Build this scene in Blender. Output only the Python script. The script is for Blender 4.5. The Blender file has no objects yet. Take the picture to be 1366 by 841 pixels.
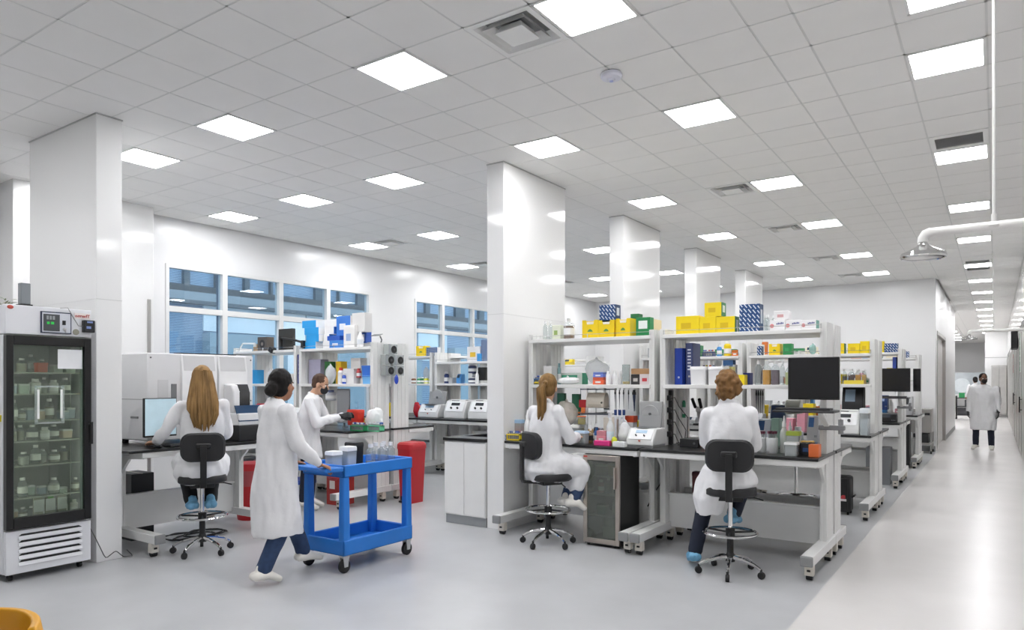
import bpy, bmesh, math, random
from mathutils import Vector, Matrix, noise
from math import sin, cos, pi, radians as R
random.seed(7)
SC = bpy.context.scene
COL = SC.collection
# ---------------------------------------------------------------- camera, world, exposure
T = .507; ZC = 1.53; CEIL = 3.807; YAW = .6012
cam = bpy.data.cameras.new('camera'); cam_o = bpy.data.objects.new('camera', cam); COL.objects.link(cam_o)
cam.sensor_width = 36; cam.lens = 36*940.74/1366; cam.shift_y = (509.75-420.5)/1366
cam.clip_start = .05; cam.clip_end = 200
cam_o.location = (0, 0, ZC); cam_o.rotation_euler = (pi/2, 0, YAW); SC.camera = cam_o
W = bpy.data.worlds.new('world'); SC.world = W; W.use_nodes = True
bg = W.node_tree.nodes['Background']; bg.inputs[0].default_value = (.86, .93, 1, 1); bg.inputs[1].default_value = 3.0
SC.view_settings.view_transform = 'Standard'; SC.view_settings.look = 'None'
SC.view_settings.exposure = 0; SC.view_settings.gamma = 1; SC.view_settings.use_curve_mapping = False
SC.cycles.max_bounces = 8; SC.cycles.transparent_max_bounces = 12
LAMP = 26.5

# ---------------------------------------------------------------- materials
def lin(h):
    if not isinstance(h, str): return tuple(h)
    h = h.lstrip('#'); c = [int(h[i:i+2], 16)/255 for i in (0, 2, 4)]
    return tuple(x/12.92 if x <= .04045 else ((x+.055)/1.055)**2.4 for x in c)
MC = {}
def mat(col, rough=.5, metal=0, alpha=1, emis=0, var=.04, ns=6, bump=0, bs=60, spec=.5, ecol=None, stretch=None):
    key = (col, rough, metal, alpha, emis, var, ns, bump, bs, spec, ecol, stretch)
    if key in MC: return MC[key]
    m = bpy.data.materials.new('surface'); m.use_nodes = True; MC[key] = m
    nt = m.node_tree; p = nt.nodes['Principled BSDF']; c = lin(col)
    p.inputs['Base Color'].default_value = (*c, 1); p.inputs['Roughness'].default_value = rough
    p.inputs['Metallic'].default_value = metal; p.inputs['Alpha'].default_value = alpha
    p.inputs['Specular IOR Level'].default_value = spec
    if emis:
        p.inputs['Emission Color'].default_value = (*lin(ecol or col), 1); p.inputs['Emission Strength'].default_value = emis
    if var or bump:
        tc = nt.nodes.new('ShaderNodeTexCoord'); mp = nt.nodes.new('ShaderNodeMapping')
        nt.links.new(tc.outputs['Object'], mp.inputs[0])
        if stretch: mp.inputs['Scale'].default_value = stretch
        if var:
            n = nt.nodes.new('ShaderNodeTexNoise'); n.inputs['Scale'].default_value = ns; n.inputs['Detail'].default_value = 3
            nt.links.new(mp.outputs[0], n.inputs['Vector'])
            r = nt.nodes.new('ShaderNodeValToRGB'); nt.links.new(n.outputs[0], r.inputs[0])
            r.color_ramp.elements[0].position = .3; r.color_ramp.elements[1].position = .7
            r.color_ramp.elements[0].color = (*[x*(1-var) for x in c], 1); r.color_ramp.elements[1].color = (*[min(1, x*(1+var)) for x in c], 1)
            nt.links.new(r.outputs[0], p.inputs['Base Color'])
        if bump:
            n2 = nt.nodes.new('ShaderNodeTexNoise'); n2.inputs['Scale'].default_value = bs; n2.inputs['Detail'].default_value = 4
            nt.links.new(mp.outputs[0], n2.inputs['Vector'])
            b = nt.nodes.new('ShaderNodeBump'); b.inputs['Strength'].default_value = bump; b.inputs['Distance'].default_value = .01
            nt.links.new(n2.outputs[0], b.inputs['Height']); nt.links.new(b.outputs[0], p.inputs['Normal'])
    return m
def glass_mat(tint='#f4f8f8', refl=1.0, rough=.02, dens=.06):
    key = ('glass', tint, refl, rough, dens)
    if key in MC: return MC[key]
    m = bpy.data.materials.new('pane'); m.use_nodes = True; MC[key] = m; nt = m.node_tree; nt.nodes.clear()
    o = nt.nodes.new('ShaderNodeOutputMaterial'); t = nt.nodes.new('ShaderNodeBsdfTransparent'); g = nt.nodes.new('ShaderNodeBsdfGlossy')
    d = nt.nodes.new('ShaderNodeBsdfDiffuse'); d.inputs[0].default_value = (*lin(tint), 1)
    t.inputs[0].default_value = (*lin(tint), 1); g.inputs['Roughness'].default_value = rough
    fr = nt.nodes.new('ShaderNodeLayerWeight'); fr.inputs[0].default_value = .5      # Schlick-like rise towards grazing, same on both faces
    pw = nt.nodes.new('ShaderNodeMath'); pw.operation = 'POWER'; pw.inputs[1].default_value = 4; nt.links.new(fr.outputs['Facing'], pw.inputs[0])
    mu = nt.nodes.new('ShaderNodeMath'); mu.operation = 'MULTIPLY_ADD'; mu.inputs[1].default_value = .8*refl; mu.inputs[2].default_value = .04*refl; nt.links.new(pw.outputs[0], mu.inputs[0])
    m1 = nt.nodes.new('ShaderNodeMixShader'); m1.inputs[0].default_value = dens
    nt.links.new(t.outputs[0], m1.inputs[1]); nt.links.new(d.outputs[0], m1.inputs[2])
    m2 = nt.nodes.new('ShaderNodeMixShader'); nt.links.new(mu.outputs[0], m2.inputs[0]); nt.links.new(m1.outputs[0], m2.inputs[1]); nt.links.new(g.outputs[0], m2.inputs[2])
    nt.links.new(m2.outputs[0], o.inputs[0])
    return m
def stripe_mat(c1, c2, kind='dash', scale=1.0, rough=.45):
    key = ('stripe', c1, c2, kind, scale)
    if key in MC: return MC[key]
    m = mat(c1, rough, var=.001, ns=5.5+len(MC)*.001); MC[key] = m; nt = m.node_tree; p = nt.nodes['Principled BSDF']
    tc = nt.nodes.new('ShaderNodeTexCoord'); mp = nt.nodes.new('ShaderNodeMapping'); nt.links.new(tc.outputs['Object'], mp.inputs[0])
    mx = nt.nodes.new('ShaderNodeMix'); mx.data_type = 'RGBA'
    mx.inputs[6].default_value = (*lin(c1), 1); mx.inputs[7].default_value = (*lin(c2), 1)
    if kind == 'dash':                      # short slanting dashes, printed on cartons
        sep = nt.nodes.new('ShaderNodeSeparateXYZ'); nt.links.new(tc.outputs['Object'], sep.inputs[0])
        ad = nt.nodes.new('ShaderNodeMath'); ad.operation = 'ADD'; nt.links.new(sep.outputs[0], ad.inputs[0]); nt.links.new(sep.outputs[1], ad.inputs[1])
        cb = nt.nodes.new('ShaderNodeCombineXYZ'); nt.links.new(ad.outputs[0], cb.inputs[0]); nt.links.new(sep.outputs[2], cb.inputs[1])
        nt.links.new(cb.outputs[0], mp.inputs[0]); mp.inputs['Rotation'].default_value = (0, 0, R(52))
        bt = nt.nodes.new('ShaderNodeTexBrick'); nt.links.new(mp.outputs[0], bt.inputs['Vector'])
        bt.inputs['Scale'].default_value = 1; bt.inputs['Brick Width'].default_value = .06*scale; bt.inputs['Row Height'].default_value = .027*scale
        bt.inputs['Mortar Size'].default_value = .0095*scale; bt.inputs['Mortar Smooth'].default_value = 0
        bt.inputs['Color1'].default_value = bt.inputs['Color2'].default_value = (1, 1, 1, 1); bt.inputs['Mortar'].default_value = (0, 0, 0, 1)
        nt.links.new(bt.outputs[0], mx.inputs[0])
    else:                                   # level slats
        wv = nt.nodes.new('ShaderNodeTexWave'); wv.bands_direction = 'Z'; wv.inputs['Scale'].default_value = scale; wv.inputs['Distortion'].default_value = 0
        nt.links.new(tc.outputs['Object'], wv.inputs['Vector'])
        rp = nt.nodes.new('ShaderNodeValToRGB'); rp.color_ramp.elements[0].position = .35; rp.color_ramp.elements[1].position = .65
        nt.links.new(wv.outputs['Fac'], rp.inputs[0]); nt.links.new(rp.outputs[0], mx.inputs[0])
    nt.links.new(mx.outputs[2], p.inputs['Base Color'])
    return m
WALL = mat('#ececec', .22, var=.012, ns=1.2, spec=.45)
PANEL = mat('#f0f0ef', .1, var=.008, ns=.8, spec=.55)
TILE = mat('#f2f1ef', .85, var=.01, ns=3, bump=.1, bs=220)
GRID = mat('#e0e0de', .6, var=.01)
FLOOR = mat('#babbbd', .3, var=.05, ns=2.2, bump=.03, bs=30, spec=.42)
FLOOR2 = mat('#dcd9d7', .26, var=.03, ns=1.6, bump=.03, bs=30, spec=.45)
WHITE = mat('#eeeeec', .38, var=.015)
FRAME = mat('#e6e6e4', .32, var=.015, spec=.5)
ALU = mat('#c9cacb', .3, metal=.55, var=.03)
STEEL = mat('#b4b2ae', .3, metal=.85, var=.06, ns=3, stretch=(1, 1, .15))
CHROME = mat('#dcdcdc', .07, metal=1, var=0)
BLACKTOP = mat('#1e1e1f', .28, var=.08, spec=.5)
BLACK = mat('#161617', .45, var=.1)
RUBBER = mat('#1f1f20', .65, var=.1)
GREYP = mat('#8f9090', .5, var=.03)
DGREY = mat('#4a4b4d', .5, var=.05)
LENS = mat('#ffffff', .6, emis=LAMP, ecol='#fdfdff', var=0)

# ---------------------------------------------------------------- mesh builder
class MB:
    def __init__(s): s.v = []; s.f = []
    def add(s, vs, fs):
        n = len(s.v); s.v += [tuple(p) for p in vs]; s.f += [tuple(i+n for i in f) for f in fs]; return s
    def box(s, x0, y0, z0, x1, y1, z1):
        x0, x1 = min(x0, x1), max(x0, x1); y0, y1 = min(y0, y1), max(y0, y1); z0, z1 = min(z0, z1), max(z0, z1)
        return s.add([(x0,y0,z0),(x1,y0,z0),(x1,y1,z0),(x0,y1,z0),(x0,y0,z1),(x1,y0,z1),(x1,y1,z1),(x0,y1,z1)],
                     [(0,3,2,1),(4,5,6,7),(0,1,5,4),(1,2,6,5),(2,3,7,6),(3,0,4,7)])
    def cbox(s, cx, cy, z0, w, d, h): return s.box(cx-w/2, cy-d/2, z0, cx+w/2, cy+d/2, z0+h)
    def rings(s, rs, cap=True):
        n = len(rs[0]); b = len(s.v); s.v += [tuple(p) for r in rs for p in r]
        for k in range(len(rs)-1):
            for i in range(n):
                j = (i+1) % n; s.f.append((b+k*n+i, b+k*n+j, b+(k+1)*n+j, b+(k+1)*n+i))
        if cap:
            s.f.append(tuple(b+i for i in range(n))[::-1]); s.f.append(tuple(b+(len(rs)-1)*n+i for i in range(n)))
        return s
    def lathe(s, prof, cx=0, cy=0, n=16, sq=0):
        rs = []
        for r, z in prof:
            ring = []
            for i in range(n):
                a = 2*pi*i/n+pi/n; c, q = cos(a), sin(a); k = 1
                if sq: k = 1/max(abs(c), abs(q))*sq+(1-sq)
                ring.append((cx+max(r, .0002)*c*k, cy+max(r, .0002)*q*k, z))
            rs.append(ring)
        return s.rings(rs)
    def cyl(s, cx, cy, z0, z1, r, r1=None, n=16): return s.lathe([(r, z0), (r if r1 is None else r1, z1)], cx, cy, n)
    def rod(s, p, q, r, r1=None, n=10):
        p, q = Vector(p), Vector(q); d = (q-p)
        if d.length < 1e-6: return s
        d.normalize(); u = d.orthogonal().normalized(); w = d.cross(u); r1 = r if r1 is None else r1
        return s.rings([[p+(u*cos(2*pi*i/n)+w*sin(2*pi*i/n))*r for i in range(n)], [q+(u*cos(2*pi*i/n)+w*sin(2*pi*i/n))*r1 for i in range(n)]])
    def tube(s, pts, r, n=8):
        pts = [Vector(p) for p in pts]; rs = []; u = None
        for k, p in enumerate(pts):
            d = (pts[min(k+1, len(pts)-1)]-pts[max(k-1, 0)]).normalized()
            if u is None: u = d.orthogonal().normalized()
            u = (u-d*u.dot(d)).normalized(); w = d.cross(u); rr = r[k] if isinstance(r, (list, tuple)) else r
            rs.append([p+(u*cos(2*pi*i/n)+w*sin(2*pi*i/n))*rr for i in range(n)])
        return s.rings(rs)
    def ring(s, c, Rr, r, n=28, m=8):                       # torus lying flat
        b = len(s.v)
        for i in range(n):
            a = 2*pi*i/n
            for j in range(m):
                t = 2*pi*j/m; s.v.append((c[0]+(Rr+r*cos(t))*cos(a), c[1]+(Rr+r*cos(t))*sin(a), c[2]+r*sin(t)))
        for i in range(n):
            for j in range(m): s.f.append((b+i*m+j, b+((i+1)%n)*m+j, b+((i+1)%n)*m+(j+1)%m, b+i*m+(j+1)%m))
        return s
    def sph(s, c, r, n=14, m=9):
        if not isinstance(r, (tuple, list)): r = (r, r, r)
        return s.rings([[(c[0]+r[0]*max(sin(pi*k/m), .004)*cos(2*pi*i/n), c[1]+r[1]*max(sin(pi*k/m), .004)*sin(2*pi*i/n), c[2]-r[2]*cos(pi*k/m)) for i in range(n)] for k in range(m+1)])
    def prism(s, poly, ax, a, b):                           # poly in the two other axes, swept along ax
        def pt(u, v, t): return (t, u, v) if ax == 'x' else ((u, t, v) if ax == 'y' else (u, v, t))
        n = len(poly); k = len(s.v); s.v += [pt(u, v, a) for u, v in poly]+[pt(u, v, b) for u, v in poly]
        s.f += [tuple(k+i for i in range(n)), tuple(k+n+i for i in range(n))[::-1]]+[(k+i, k+n+i, k+n+(i+1)%n, k+(i+1)%n) for i in range(n)]
        return s
    def xf(s, M):
        s.v = [tuple(M @ Vector(p)) for p in s.v]; return s
    def mesh(s, name, m, smooth=35):
        me = bpy.data.meshes.new(name); me.from_pydata(s.v, [], s.f); me.validate()
        bm = bmesh.new(); bm.from_mesh(me); bmesh.ops.recalc_face_normals(bm, faces=bm.faces); bm.to_mesh(me); bm.free()
        if m: me.materials.append(m)
        if smooth:
            me.polygons.foreach_set('use_smooth', [True]*len(me.polygons)); me.set_sharp_from_angle(angle=R(smooth))
        return me
    def build(s, name, m, parent=None, bev=0, smooth=35, seg=2, loc=None):
        return put(name, s.mesh(name, m, smooth), parent, bev, seg, loc)
def put(name, me, parent=None, bev=0, seg=2, loc=None):
    o = bpy.data.objects.new(name, me); COL.objects.link(o)
    if parent is not None: o.parent = parent
    if loc: o.location = loc
    if bev:
        b = o.modifiers.new('bevel', 'BEVEL'); b.width = bev; b.segments = seg; b.limit_method = 'ANGLE'; b.angle_limit = R(40); b.use_clamp_overlap = True
    return o
def tag(o, label=None, cat=None, group=None, kind=None):
    for k, v in (('label', label), ('category', cat), ('group', group), ('kind', kind)):
        if v: o[k] = v
    return o
def thing(name, label, cat, loc=(0,0,0), rz=0, group=None):
    o = bpy.data.objects.new(name, None); COL.objects.link(o); o.empty_display_size = .1
    o.location = loc; o.rotation_euler = (0, 0, rz); return tag(o, label, cat, group)
def struct(name, mb, m, parent=None, bev=0, smooth=0):
    o = mb.build(name, m, parent, bev, smooth)
    if parent is None: o['kind'] = 'structure'
    return o
KIDS = {}
def dup(root, loc, rz=0, label=None, group=None, parent=None):
    r = root.copy(); COL.objects.link(r); r.parent = parent
    if loc is not None: r.location = loc; r.rotation_euler = (0, 0, rz)
    if label: r['label'] = label
    if group: r['group'] = group
    for ch in list(root.children): dup(ch, None, parent=r)
    return r
def text(body, size, m, parent, loc, rot, mirror=True, depth=.0006, name='lettering', bold=0):
    cu = bpy.data.curves.new(name, 'FONT'); cu.body = body; cu.size = size; cu.align_x = 'CENTER'; cu.align_y = 'CENTER'; cu.extrude = depth; cu.offset = bold; cu.resolution_u = 2
    t = bpy.data.objects.new(name, cu); COL.objects.link(t); dg = bpy.context.evaluated_depsgraph_get()
    me = bpy.data.meshes.new_from_object(t.evaluated_get(dg)); bpy.data.objects.remove(t); bpy.data.curves.remove(cu)
    if mirror: me.transform(Matrix.Scale(-1, 4, (1, 0, 0))); me.flip_normals()
    me.materials.clear(); me.materials.append(m); o = put(name, me, parent); o.location = loc; o.rotation_euler = rot
    return o
FACE_X = (pi/2, 0, pi/2)      # upright, readable from +X
FACE_Y = (pi/2, 0, 0)         # upright, readable from -Y
def gx(i): return (i-7.5742)*T
def gy(j): return (j+7.0172)*T
# ================================================================ THE SETTING
XL, XR, XW, YB, YF = -9.45, 2.55, .42, 18.0, -3.0          # left wall, right wall, corridor right wall, back wall, wall behind
YS, YE, XC = 12.4, 50.0, -1.09                             # step of the right wall, far wall, corridor left wall
struct('floor', MB().box(XL-.1, YF-.1, -.1, -1.06, YB+.1, 0), FLOOR)
f2 = struct('floor', MB().box(-1.06, YF-.1, -.1, XR+.1, YE+.1, 0).box(-6.1, YB+.1, -.1, -1.06, YE+.1, 0), FLOOR2); f2['label'] = 'pale smooth corridor flooring running past the benches'
# left wall with two window bands
WZ0, WZ1, WT = .75, 3.17, 2.55
W1, W2 = (5.32, 9.19), (10.38, 14.2)
CT = CEIL+.06
wl = MB()
x0, x1 = XL-.14, XL
for a, b in ((YF, W1[0]), (W1[1], W2[0]), (W2[1], YB)): wl.box(x0, a, 0, x1, b, CT)
for a, b in (W1, W2): wl.box(x0, a, 0, x1, b, WZ0).box(x0, a, WZ1, x1, b, CT)
struct('wall_left', wl, WALL)
pil = struct('wall_pilaster', MB().box(XL, 3.344, 0, -9.06, 4.944, CEIL), PANEL, bev=.006); pil['label'] = 'shallow white panelled pier on the window wall'
struct('trim_1', MB().box(-9.062, 4.86, .0, -9.045, 4.9, 2.6), STEEL)
struct('wall_back', MB().box(XL, YB, 0, XC, YB+.12, CT), WALL)
DY0, DY1, DZ = 18.55, 21.6, 2.62
wc = MB().box(XC-.12, YB+.12, 0, XC, DY0, CT).box(XC-.12, DY1, 0, XC, 27, CT).box(XC-.12, DY0, DZ, XC, DY1, CT)
struct('wall_corridor', wc, mat('#ececec', .3, var=.01, ns=.7, spec=.5))
struct('wall_corridor_end', MB().box(-6, 26.9, 0, XC-.12, 27, CT), WALL)
struct('wall_far', MB().box(-6, YE, 0, XR, YE+.1, CT), WALL)
struct('wall_far_left', MB().box(-6.1, YB+.12, 0, -6, YE, CT), WALL)
struct('wall_behind', MB().box(XL, YF-.1, 0, XR, YF, CT), WALL)
struct('wall_right', MB().box(XR, YF, 0, XR+.1, YE, CT).box(XW, YS, 0, XR+.1, YS+.1, CT), WALL)
wr = MB().box(XW, YS+.1, 2.7, XW+.12, 40, CT).box(XW+.06, YS+.1, 0, XW+.12, 40, 2.7)
struct('wall_right_corridor', wr, PANEL)
for k, (a, b) in enumerate(((14.6, 16.6), (17.0, 18.3), (18.7, 20.2), (20.6, 22.2), (22.8, 24.6), (25.2, 27.4), (28, 30.4), (31, 34), (34.5, 38))):
    d = struct('door_%d' % (k+2), MB().box(XW-.012, a, .1, XW+.05, b, 2.5), STEEL, bev=.006)
    if k in (0, 3): MB().rod((XW-.05, b-.16, .95), (XW-.05, b-.16, 1.25), .012).rod((XW-.05, b-.16, 1.0), (XW, b-.16, 1.0), .008).rod((XW-.05, b-.16, 1.2), (XW, b-.16, 1.2), .008).build('door_handle', BLACK, d)
# open doorway in the corridor's left wall
d1 = struct('door_1', MB().box(XC-.14, DY0-.06, 0, XC+.012, DY0+.04, DZ+.06).box(XC-.14, DY1-.04, 0, XC+.012, DY1+.06, DZ+.06).box(XC-.14, DY0, DZ-.02, XC+.012, DY1, DZ+.06), STEEL)
MB().box(XC-.1, DY0+.04, .02, XC-.06, DY1-.04, DZ-.02).build('door_leaf', mat('#e2dedb', .35), d1)
struct('baseboard_corridor', MB().box(XC, DY1+.06, 0, XC+.012, 27, .12), GREYP)
struct('baseboard_back', MB().box(XL, YB-.012, 0, XC, YB, .12), GREYP)
# wing columns
def column(xa, ya, xb, yb, name='wall_column', seam=True, lab=None):
    o = struct(name, MB().box(xa, ya, 0, xb, yb, CT), PANEL, bev=.004)
    if lab: o['label'] = lab
    s = MB()
    for z in (2.23,): s.box(xa-.0015, ya-.0015, z, xb+.0015, yb+.0015, z+.006)
    if seam: s.build('panel_joint', mat('#d5d5d4', .5), o)
    m = MB().box(xa-.006, ya-.006, CEIL-.012, xb+.006, yb+.006, CEIL); m.build('ceiling_trim', mat('#b9b9b8', .5), o)
    return o
column(-7.55, 2.925, -6.262, 3.137, lab='broad white wing column beside the glass-door refrigerator')
for k in range(4): column(-4.39, 5.94+2.84*k, -4.18, 7.2+2.84*k, lab='tall glossy white wing column between the bench rows')
# windows
GL = glass_mat('#dfeaf0', 1.5, .01, .03)
def window(name, a, b, muls):
    m = MB(); t = .05; fx0, fx1 = XL-.1, XL+.012
    m.box(fx0, a, WZ0, fx1, a+t, WZ1).box(fx0, b-t, WZ0, fx1, b, WZ1).box(fx0+.003, a+.003, WZ1-t, fx1-.003, b-.003, WZ1-.002).box(fx0+.003, a+.003, WZ0+.002, fx1-.003, b-.003, WZ0+t).box(fx0+.006, a+.006, WT-.04, fx1-.006, b-.006, WT+.04)
    for y in muls: m.box(fx0+.0015, y-.04, WZ0+.004, fx1-.0015, y+.04, WZ1-.004)
    w = struct(name, m, FRAME)
    ys = [a+t]+[v for y in muls for v in (y-.04, y+.04)]+[b-t]
    for i in range(0, len(ys), 2):
        for z0, z1 in ((WZ0+t, WT-.04), (WT+.04, WZ1-t)): MB().box(XL-.06, ys[i], z0, XL-.052, ys[i+1], z1).build('pane', GL, w)
    MB().box(XL, a-.02, WZ0-.03, XL+.05, b+.02, WZ0).build('window_sill', FRAME, w)
window('window_1', W1[0], W1[1], (6.23, 7.23, 8.2))
window('window_2', W2[0], W2[1], (11.25, 12.27, 13.25))
# ---------------------------------------------------------------- ceiling
ce = struct('ceiling', MB().box(XL-.1, YF-.1, CEIL+.05, XR+.1, YB+.1, CEIL+.1).box(-6, YB+.1, CEIL+.05, XR+.1, YE+.1, CEIL+.1), mat('#bdbdbb', .9))
colx = list(range(-11, 6))+[5.54, 6.54, 7.48, 8.4]
colx_n = [9.4, 10.4, 11.4, 12.4]
LC = [3, 0, -4, -7, -10]; LR = [-5, 0, 4, 9, 14, 20, 25]
CR = [-4, 0, 4, 9, 14, 19, 25, 30, 35, 40, 45, 50, 55, 60, 65, 70]
lights = [(i, j) for i in LC for j in LR]
diff = [(2, 0), (2, 9), (2, 14), (2, 20), (2, 25), (-9, 9), (-9, 14), (-9, 20)]
grille = [8, 24, 26]
used = set(lights) | set(diff)
cells = []
for j in range(-10, 29):
    for a, b in zip(colx[:-1], colx[1:]):
        if (a, j) in used or (a == 6.54 and (j in CR or j in grille)): continue
        cells.append((a, b, j))
    if gy(j+1) < YS:
        for a, b in zip([8.4]+colx_n[:-1], colx_n): cells.append((a, b, j))
CELLS2 = []
for j in range(29, 90):
    for a, b in zip(colx[:-1], colx[1:]):
        if a < (5.5 if j < 39 else -2): continue
        if a == 6.54 and (j in CR): continue
        CELLS2.append((a, b, j))
def in_view(x, y):
    d = -sin(YAW)*x+cos(YAW)*y; l = cos(YAW)*x+sin(YAW)*y
    return d > .8 and abs(l/d) < .76 and (CEIL-ZC)/d < .56, d
vis = sorted([(in_view((gx(a)+gx(b))/2, gy(j+.5))[1], k) for k, (a, b, j) in enumerate(cells) if in_view((gx(a)+gx(b))/2, gy(j+.5))[0]])
near = set(k for d, k in vis[:298])
TM = {}
rest = MB()
for k, (a, b, j) in enumerate(cells+CELLS2):
    w = (b-a)*T-.014; cx, cy = (gx(a)+gx(b))/2, gy(j+.5)
    if k in near:
        if round(w, 3) not in TM: TM[round(w, 3)] = MB().cbox(0, 0, 0, w, T-.014, .014).mesh('ceiling_tile', TILE, 0)
        put('ceiling_tile', TM[round(w, 3)], ce, loc=(cx, cy, CEIL-.001))
    else: rest.cbox(cx, cy, CEIL-.001, w, T-.014, .014)
tag(rest.build('ceiling_tiles_far', TILE, ce, smooth=0), kind='stuff')
for i in colx+colx_n:
    y1 = YE if i >= 5.5 and i < 9 else (YS if i > 9 else YB)
    MB().box(gx(i)-.012, YF, CEIL+.001, gx(i)+.012, y1, CEIL+.012).build('grid_bar', GRID, ce, smooth=0)
for j in range(-10, 90):
    xa, xb = (XL, XR if gy(j) < YS else XW) if gy(j) < YB else (gx(5.54) if j < 39 else -5.0, XW)
    MB().box(xa, gy(j)-.012, CEIL+.001, xb, gy(j)+.012, CEIL+.012).build('grid_bar', GRID, ce, smooth=0)
# lamps, diffusers, grilles
def lamp(w, d, label, group):
    t = thing('ceiling_light', label, 'light', (0, 0, CEIL), 0, group)
    fr = MB(); e = .02
    fr.box(-w/2, -d/2, -.008, w/2, -d/2+e, .03).box(-w/2, d/2-e, -.008, w/2, d/2, .03).box(-w/2, -d/2, -.008, -w/2+e, d/2, .03).box(w/2-e, -d/2, -.008, w/2, d/2, .03)
    fr.build('frame', WHITE, t, smooth=0); MB().box(-w/2+e, -d/2+e, -.004, w/2-e, d/2-e, .004).build('diffuser', LENS, t, smooth=0)
    return t
tl = lamp(T-.008, T-.008, 'square white LED panel glowing in the ceiling grid over the laboratory', 'square panel lights over the laboratory')
tc = lamp(.94*T-.008, T-.008, 'bright LED panel in the single row along the corridor ceiling', 'panel lights in a row along the corridor')
first = [True, True]
for i, j in lights:
    p = (gx(i+.5), gy(j+.5), CEIL)
    if first[0]: tl.location = p; first[0] = False
    else: dup(tl, p)
for j in CR:
    p = (gx(7.01), gy(j+.5), CEIL)
    if first[1]: tc.location = p; first[1] = False
    else: dup(tc, p)
ex = lamp(.36, .3, 'small greenish lit ceiling fixture ahead of the corridor panel lights', None); ex.location = (gx(7.04), gy(2.45), CEIL-.02)
for j in (42, 47, 52, 57, 62, 67, 72, 77, 82):
    for i in (4.3, 1.3, -1.7): dup(tc, (gx(i), gy(j), CEIL-.006), 0, 'bright panel light deep in the room beyond the corridor', 'panel lights in the far room')
def diffuser():
    t = thing('air_diffuser', 'square white stepped air diffuser set in the ceiling', 'vent', (0, 0, CEIL), 0, 'square ceiling air diffusers')
    h = T/2-.006
    fr = MB(); 
    for a, b, za, zb in ((h, h-.045, -.006, -.002),):
        rs = [[(sx*r, sy*r, z) for sx, sy in ((-1,-1),(1,-1),(1,1),(-1,1))] for r, z in ((h, .02), (h, -.006), (h-.04, -.006), (h-.075, .05), (h-.07, .055), (h, .03))]
        fr.rings(rs, False)
    fr.build('frame', WHITE, t, smooth=0)
    MB().cbox(0, 0, .05, 2*h-.14, 2*h-.14, .01).build('throat', mat('#a2a4a5', .7), t, smooth=0)
    for r0, r1, z in ((.165, .125, -.012), (.105, .0, -.02)):
        c = MB(); rs = [[(sx*r, sy*r, zz) for sx, sy in ((-1,-1),(1,-1),(1,1),(-1,1))] for r, zz in ((r0, z), (max(r1, .075), z+.05), (max(r1, .075)-.004, z+.05), (r0-.012, z+.006) if r1 else (r0, z-.002))]
        c.rings(rs, cap=(r1 == 0)); c.build('cone', WHITE, t, smooth=0)
    return t
td = diffuser()
for k, (i, j) in enumerate(diff):
    p = (gx(i+.5), gy(j+.5), CEIL)
    if k: dup(td, p)
    else: td.location = p
for k, j in enumerate(grille):
    g = thing('return_grille', 'grey louvred return air grille beside a corridor panel light', 'vent', (gx(7.01), gy(j+.5), CEIL), 0, 'grey return grilles along the corridor')
    m = MB().box(-.23, -.25, -.006, .23, -.17, .02).box(-.23, .17, -.006, .23, .25, .02).box(-.23, -.17, -.006, -.19, .17, .02).box(.19, -.17, -.006, .23, .17, .02); m.build('frame', WHITE, g, smooth=0)
    for q in range(12):
        y = -.16+q*.029; MB().prism([(y, .0), (y+.02, .02), (y+.023, .02), (y+.003, 0)], 'x', -.19, .19).build('louvre', mat('#bdbdbd', .5), g, smooth=0)
    MB().box(-.19, -.17, .03, .19, .17, .035).build('backing', GREYP, g, smooth=0)
sd = thing('smoke_detector', 'round white smoke detector on the ceiling tiles', 'detector', (gx(2.97), gy(2.25), CEIL-.06))
MB().lathe([(.0, 0), (.025, .0), (.028, .012), (.07, .018), (.08, .03), (.08, .045), (.075, .055)], n=24).build('body', mat('#e4e5f0', .4), sd)
MB().cyl(0, 0, .055, .064, .072, n=24).build('base', DGREY, sd); MB().cyl(0, 0, -.004, .002, .014, n=12).build('sensor_tip', mat('#b9c3ee', .4), sd)
# ---------------------------------------------------------------- outside the windows
SLAT = stripe_mat('#4d6c8c', '#a3bdd4', 'slat', 8.5)
fa = tag(MB().box(-15.3, -6, -1, -15, 26, 12).build('neighbour_facade', SLAT, smooth=0), 'blue-grey slatted facade of the building across the yard', 'building')
MB().box(-15.0, -6, 3.55, -14.85, 26, 3.7).build('dark_beam', mat('#3d464e', .5), fa, smooth=0)
MB().box(-15.0, -6, 3.36, -14.8, 26, 3.55).build('canopy', mat('#8d9aa3', .6), fa, smooth=0)
MB().box(-15.0, -6, 3.28, -14.76, 26, 3.36).build('canopy_edge', mat('#55616a', .6), fa, smooth=0)
for y, w in ((8.82, .14), (9.6, .06), (10.36, .14), (11.1, .06), (12.5, .3), (13.3, .05), (14.0, .5), (15.4, .3), (16.9, .2), (18.4, .5), (19.7, .3)): MB().box(-15.0, y, 3.7, -14.9, y+w, 12).build('mullion', mat('#4b5964', .5), fa, smooth=0)
for a, b, z0, c in ((9.32, 11.4, 2.7, '#dde8f0'), (11.5, 12.2, -1, '#ffffff'), (12.25, 14.6, 2.5, '#e8f0f5'), (16.6, 18.0, 2.2, '#d5e4ec')):
    MB().box(-15.0, a, z0, -14.95, b, 3.28).build('pale_panel', mat(c, .5), fa, smooth=0)
for a, b in ((9.32, 11.45), (12.25, 16.5), (18.1, 26)): MB().box(-15.0, a, -1, -14.7, b, 2.65).build('lower_block', mat('#8fa6b3', .6), fa, smooth=0)
tag(MB().box(-12.1, 7.8, -1, -11.95, 7.93, 6).build('steel_post', mat('#3f5266', .5), smooth=0), 'dark blue-grey post standing outside behind the windows', 'post')
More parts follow.
